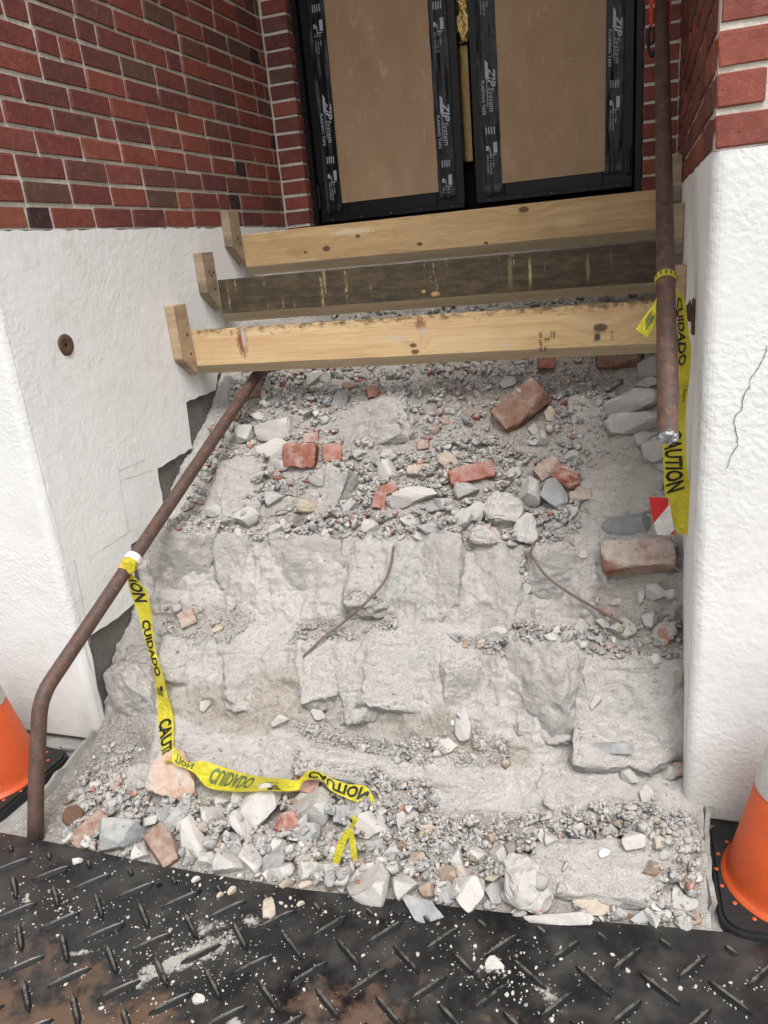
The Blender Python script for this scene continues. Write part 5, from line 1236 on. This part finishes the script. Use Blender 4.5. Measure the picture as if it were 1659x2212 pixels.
P3 = [onY(*z7(*p), 1.80) for p in [(712, 240), (790, 262), (800, 300), (765, 322), (738, 285)]]
link('knot_flap', mesh('knot_flap', P3, [(0, 1, 2, 3, 4)]), YEL, ct)
# torn bow lying in the foot rubble
bow = empty('tape_bow', hit(*zA(1425, 410), TREE2)[0]); tag(bow, 'short torn yellow tape bow lying on grey foot rubble', 'tape scrap')
for Lq, Rq in (([(1405, 412), (1375, 470), (1355, 530), (1345, 575)], [(1440, 416), (1408, 480), (1390, 540), (1375, 596)]), ([(1418, 410), (1425, 460), (1432, 520), (1440, 575)], [(1440, 408), (1452, 460), (1460, 520), (1466, 570)]), ([(1432, 345), (1440, 375), (1425, 400), (1410, 414)], [(1446, 350), (1470, 372), (1445, 408), (1432, 420)])):
    d_ = min(hit(*zA(*p), TREE2)[2] for p in Lq + Rq)
    A_ = [CAM + ray(*zA(*p)) * ((d_ - .012 + .006 * i) / FP) for i, p in enumerate(Lq)]; B_ = [CAM + ray(*zA(*p)) * ((d_ - .004 + .006 * i) / FP) for i, p in enumerate(Rq)]
    r3 = Ribbon(A_, B_); r3.build('strip', bow, YEL, .002, 8, 3)
P = Print()
for i in range(7): P.rect(.008 + .011 * i, 0, .012 + .011 * i, .012)
r3 = Ribbon([CAM + ray(*zA(*p)) * ((d_ - .02) / FP) for p in [(1405, 412), (1375, 470), (1355, 530), (1345, 575)]], [CAM + ray(*zA(*p)) * ((d_ - .02) / FP) for p in [(1440, 416), (1408, 480), (1390, 540), (1375, 596)]]); r3.cr = .0; r3.seed = 1
r3.print(P, 0.0, .02, .22, .012, bow, INK_BLACK)
# tape hanging from the right rail
z8 = lambda x, y: (1279 + x * .3517, 518 + y * .3517)
YT = 1.955
ct2 = empty('caution_tape', onY(1440, 605, YT)); tag(ct2, 'yellow caution tape hanging from the right pipe handrail', 'tape')
Lr = [(516, 300), (522, 380), (525, 500), (528, 600), (530, 720), (533, 850), (535, 1000), (488, 1120), (437, 1240), (440, 1400), (446, 1550), (470, 1640), (498, 1740), (535, 1812)]
Rr = [(524, 300), (570, 370), (585, 490), (603, 620), (609, 680), (600, 830), (580, 1000), (573, 1110), (575, 1220), (585, 1400), (595, 1500), (605, 1680), (610, 1760), (613, 1806)]
rb4 = Ribbon([onY(*z8(*p), YT + .012 * math.sin(i * .8)) for i, p in enumerate(Lr)], [onY(*z8(*p), YT - .01 * math.sin(i * .8)) for i, p in enumerate(Rr)]); rb4.build('hanging_strip', ct2, YEL, .007, 12)
def s_of(rb, py):
    best = min(range(len(rb.s)), key=lambda i: abs(scr(Vector((rb.L[i] + rb.R[i]) / 2))[1] - py)); return rb.s[best]
sa, sb = s_of(rb4, z8(0, 352)[1]), s_of(rb4, z8(0, 765)[1]); rb4.print(word('CUIDADO', .05, sb - sa, .03), sa, .02, .62, .05, ct2, INK_BLACK)
sa, sb = s_of(rb4, z8(0, 1165)[1]), s_of(rb4, z8(0, 1550)[1]); rb4.print(word('CAUTION', .05, sb - sa, .03), sa, .10, .82, .05, ct2, INK_BLACK)
sa, sb = s_of(rb4, z8(0, 915)[1]), s_of(rb4, z8(0, 995)[1]); rb4.print(word('Empire', .02, sb - sa, .012), sa, .45, .85, .02, ct2, INK_BLACK)
tl = Ribbon([onY(*z8(*p), YT - .03) for p in [(412, 330), (372, 400), (320, 470), (270, 548)]], [onY(*z8(*p), YT - .05) for p in [(412, 420), (398, 480), (370, 545), (335, 602)]]); tl.build('loose_tail', ct2, YEL, .004, 14)
tl.print(flag(), .030, .2, .8, .05, ct2, INK_GREEN, 'flag_print')
tp = min((i / 800 for i in range(800)), key=lambda t: abs(scr(rp0 + dpr * (t * 1.6))[1] - 604)) * 1.6; c0 = rp0 + dpr * tp
tube('wrap', [c0 + tdir * d_ for d_ in (-.010, -.004, .004, .012)], .024, YEL, ct2, 24, False, [.0228, .0250, .0255, .0230])
for k_ in range(14):
    a = 2 * math.pi * k_ / 14; c_ = c0 + (sx_ * math.cos(a) + sy_ * math.sin(a)) * .0262
    q_ = [c_ + tdir * (-.007), c_ + tdir * .006]; s_ = (-sx_ * math.sin(a) + sy_ * math.cos(a)) * .0022
    link('wrap_mark', mesh('wrap_mark', [q_[0] - s_, q_[0] + s_, q_[1] + s_, q_[1] - s_], [(0, 1, 2, 3)]), INK_GREEN, ct2)
sr = empty('barrier_tape_scrap', onY(*z8(430, 1700), 1.935)); tag(sr, 'red and white barrier tape scrap stuck to the end of the right caution tape', 'tape scrap')
def sheet(name, P_, Y, m, parent): 
    return link(name, mesh(name, [onY(*z8(*p), Y + .00025 * (p[1] - 1700)) for p in P_], [tuple(range(len(P_)))]), m, parent)
sheet('white_field', [(350, 1578), (410, 1580), (468, 1586), (488, 1690), (510, 1812), (460, 1815), (400, 1812), (378, 1750), (360, 1665)], 1.940, WHITEP, sr)
sheet('red_stripe', [(351, 1579), (410, 1581), (467, 1587), (471, 1632), (420, 1690), (378, 1744), (361, 1665)], 1.9385, RED, sr); sheet('red_stripe', [(478, 1811), (506, 1780), (509, 1811)], 1.9385, RED, sr)

# ================================================================== CONES
def cone(cx, cy, label, rot):
    root = empty('traffic_cone', (cx, cy, 0)); tag(root, label, 'cone', 'orange traffic cones beside the steps')
    bm = box_bm(-.165, .165, -.165, .165, .002, .034, 0)
    bmesh.ops.bevel(bm, geom=[e for e in bm.edges if abs(e.verts[0].co.z - e.verts[1].co.z) > .01], offset=.050, segments=5, affect='EDGES', profile=.5)
    bmesh.ops.bevel(bm, geom=[e for e in bm.edges if min(v.co.z for v in e.verts) > .025], offset=.008, segments=2, affect='EDGES')
    b = link('base', bm_mesh('base', bm), RUBBER, root); b.matrix_basis = Matrix.Translation((cx, cy, 0)) @ Matrix.Rotation(R_(rot), 4, 'Z')
    lathe('cone_body', [(.149, .0342), (.148, .038), (.140, .041), (.137, .046), (.134, .060), (.131, .078), (.0905, .280), (.090, .2805)], ORANGE, root, 48, (cx, cy, 0))
    lathe('white_band', [(.0918, .2800), (.0922, .2815), (.064, .420), (.0635, .421)], WHITE_BAND, root, 48, (cx, cy, 0))
    lathe('cone_top', [(.0633, .420), (.030, .580), (.027, .586), (.016, .588), (.014, .570)], ORANGE, root, 48, (cx, cy, 0))
    for i in range(20):
        a_ = 2 * math.pi * i / 20; pl_ = lathe('plug', [(0, .0012), (.004, .0010), (.005, 0)], ORANGE, b, 10); pl_.matrix_basis = Matrix.Translation((cx + .158 * math.cos(a_), cy + .158 * math.sin(a_), .0342))
cone(.338, 1.532, 'orange traffic cone on black base in front of the right plinth', 2)
cone(-1.874, 1.47, 'orange traffic cone on black base in front of the left plinth', -4)

# ================================================================== SMALL THINGS
def rebar(pts, lifts, label):
    P_ = []
    for (x, y), l in zip(pts, lifts):
        p, n, d = hit(x, y, TREE2); P_.append(CAM + ray(x, y) * ((d - l) / FP))
    C_ = [Vector(q) for q in catmull(P_, 6)]; o = tube('rebar', C_, .0042, REBAR, None, 8); tag(o, label, 'rebar', 'bent rebar sticking out of the steps'); return o
rebar([(850, 1182), (845, 1215), (830, 1256), (792, 1300), (742, 1344), (700, 1376), (655, 1419)], [.0, .02, .045, .05, .04, .03, .012], 'rusty bent rebar hanging over the middle of the stone face')
rebar([(1172, 1148), (1148, 1186), (1152, 1204), (1182, 1246), (1232, 1282), (1290, 1316), (1345, 1346)], [.004, .012, .02, .04, .05, .04, .01], 'longer curved rebar ending at the pale chunk at right')
pc = onX(142, 745, XL)
an = empty('anchor_plate', pc); tag(an, 'round rusty anchor plate with a hole in the left plinth', 'plate')
bm = bmesh.new(); bmesh.ops.create_circle(bm, cap_ends=True, radius=1, segments=28); me = bm_mesh('disc', bm)
v = []; f = []
for rr_, hh in ((.006, .001), (.020, .0035), (.030, .0045), (.0335, .0005)):
    for k_ in range(28): a = 2 * math.pi * k_ / 28; v.append((pc.x + hh, pc.y + rr_ * math.cos(a) * (1 + .04 * math.sin(3 * a)), pc.z + rr_ * .98 * math.sin(a)))
for g_ in range(3):
    for k_ in range(28): f.append((g_ * 28 + k_, g_ * 28 + (k_ + 1) % 28, g_ * 28 + 28 + (k_ + 1) % 28, g_ * 28 + 28 + k_))
link('plate', mesh('plate', v, f), RUST, an, smooth=True)
link('hole', mesh('hole', [(pc.x + .0008, pc.y + .0065 * math.cos(a * math.pi / 8), pc.z + .0065 * math.sin(a * math.pi / 8)) for a in range(16)], [tuple(range(16))]), BLACKHOLE, an)
p, n, d = hit(160, 1772, TREE2)
cap_ = lathe('rusty_cap', [(0, .004), (.004, .006), (.012, .004), (.024, .006), (.028, .004), (.029, -.004), (.0, -.004)], RUST, None, 26); tag(cap_, 'round rusty metal cap lying in the rubble by the left pipe', 'cap')
cap_.matrix_world = Matrix.Translation(p + Vector((0, 0, .016))) @ (CAM - p).normalized().lerp(Vector((0, 0, 1)), .35).to_track_quat('Z', 'Y').to_matrix().to_4x4()
a_, b_ = onZ(126, 1618, .012), onZ(170, 1622, .012)
bt_ = tube('bolt', [a_, a_.lerp(b_, .12), a_.lerp(b_, .121), b_], .005, STEEL, None, 10, True, [.008, .008, .0042, .0042]); tag(bt_, 'loose steel bolt lying at the foot of the left plinth', 'bolt')
# plaster left standing along both sides of the lowest step
def remnant(name, x, y0, y1, h0, h1, lean, label, seed):
    N_ = 26; v = []; f = []
    for i in range(N_):
        t = i / (N_ - 1); y = y0 + (y1 - y0) * t; h = (h0 + (h1 - h0) * t) * (1 + .30 * fbm(np.array([[i * .22, seed, 0.5]]), seed, 3)[0]); xx = x + .008 * vnoise(np.array([[i * .12, seed, 4.]]), 3)[0]
        v += [(xx - .006, y, 0), (xx - .005 + lean * h, y, h), (xx + .006 + lean * h, y, h), (xx + .007, y, 0)]
    for i in range(N_ - 1):
        for k_ in range(3): f.append((4 * i + k_, 4 * i + 4 + k_, 4 * i + 5 + k_, 4 * i + 1 + k_))
    f += [(0, 1, 2, 3), (4 * N_ - 1, 4 * N_ - 2, 4 * N_ - 3, 4 * N_ - 4)]
    o = link(name, mesh(name, v, f), PAVE); tag(o, label, 'plaster'); return o
remnant('plaster_remnant', -1.648, 1.40, 1.69, .022, .060, -.30, 'ragged strip of plaster left standing at the foot of the left plinth', 3)
remnant('plaster_remnant', .152, 1.42, 1.70, .045, .075, .25, 'ragged peeling plaster strip at the foot of the right plinth', 6)
# bungee strap on the upper right rail
bg_ = empty('bungee_strap', onY(1406, 30, 2.93)); tag(bg_, 'red bungee strap with black hook hanging on the right handrail', 'strap')
bar('strap', [onY(1405, -60, 2.95), onY(1405, 0, 2.94), onY(1407, 30, 2.93), onY(1408, 62, 2.93)], .004, .02, REDCORD, bg_)
A_ = [onY(x, y, 2.93) for x, y in [(1401, -60), (1402, 0), (1403, 30), (1404, 60)]]; B_ = [onY(x, y, 2.93) for x, y in [(1412, -60), (1412, 0), (1411, 30), (1410, 60)]]
Ribbon(A_, B_).build('webbing', bg_, REDCORD, .001, 2, 2)
Ribbon([onY(x, y, 3.06) for x, y in [(1442, -60), (1444, 10), (1446, 50), (1444, 82)]], [onY(x, y, 3.06) for x, y in [(1452, -60), (1450, 10), (1449, 50), (1446, 82)]]).build('webbing', bg_, REDCORD, .001, 3, 2)
tube('hook', [Vector(q) for q in catmull([onY(x, y, 2.925) for x, y in [(1406, 58), (1400, 72), (1400, 92), (1402, 110), (1407, 121), (1412, 118), (1413, 108)]], 5)], .0055, INK_BLACK, bg_, 10)
tube('hook_eye', [Vector(q) for q in catmull([onY(x, y, 2.925) for x, y in [(1403, 60), (1399, 75), (1401, 92), (1410, 94), (1413, 78), (1411, 60), (1404, 58)]], 5)], .004, INK_BLACK, bg_, 10)
for o in [q for q in bpy.data.objects if q.type == 'MESH' and not q.data.materials]: print('no material', o.name)
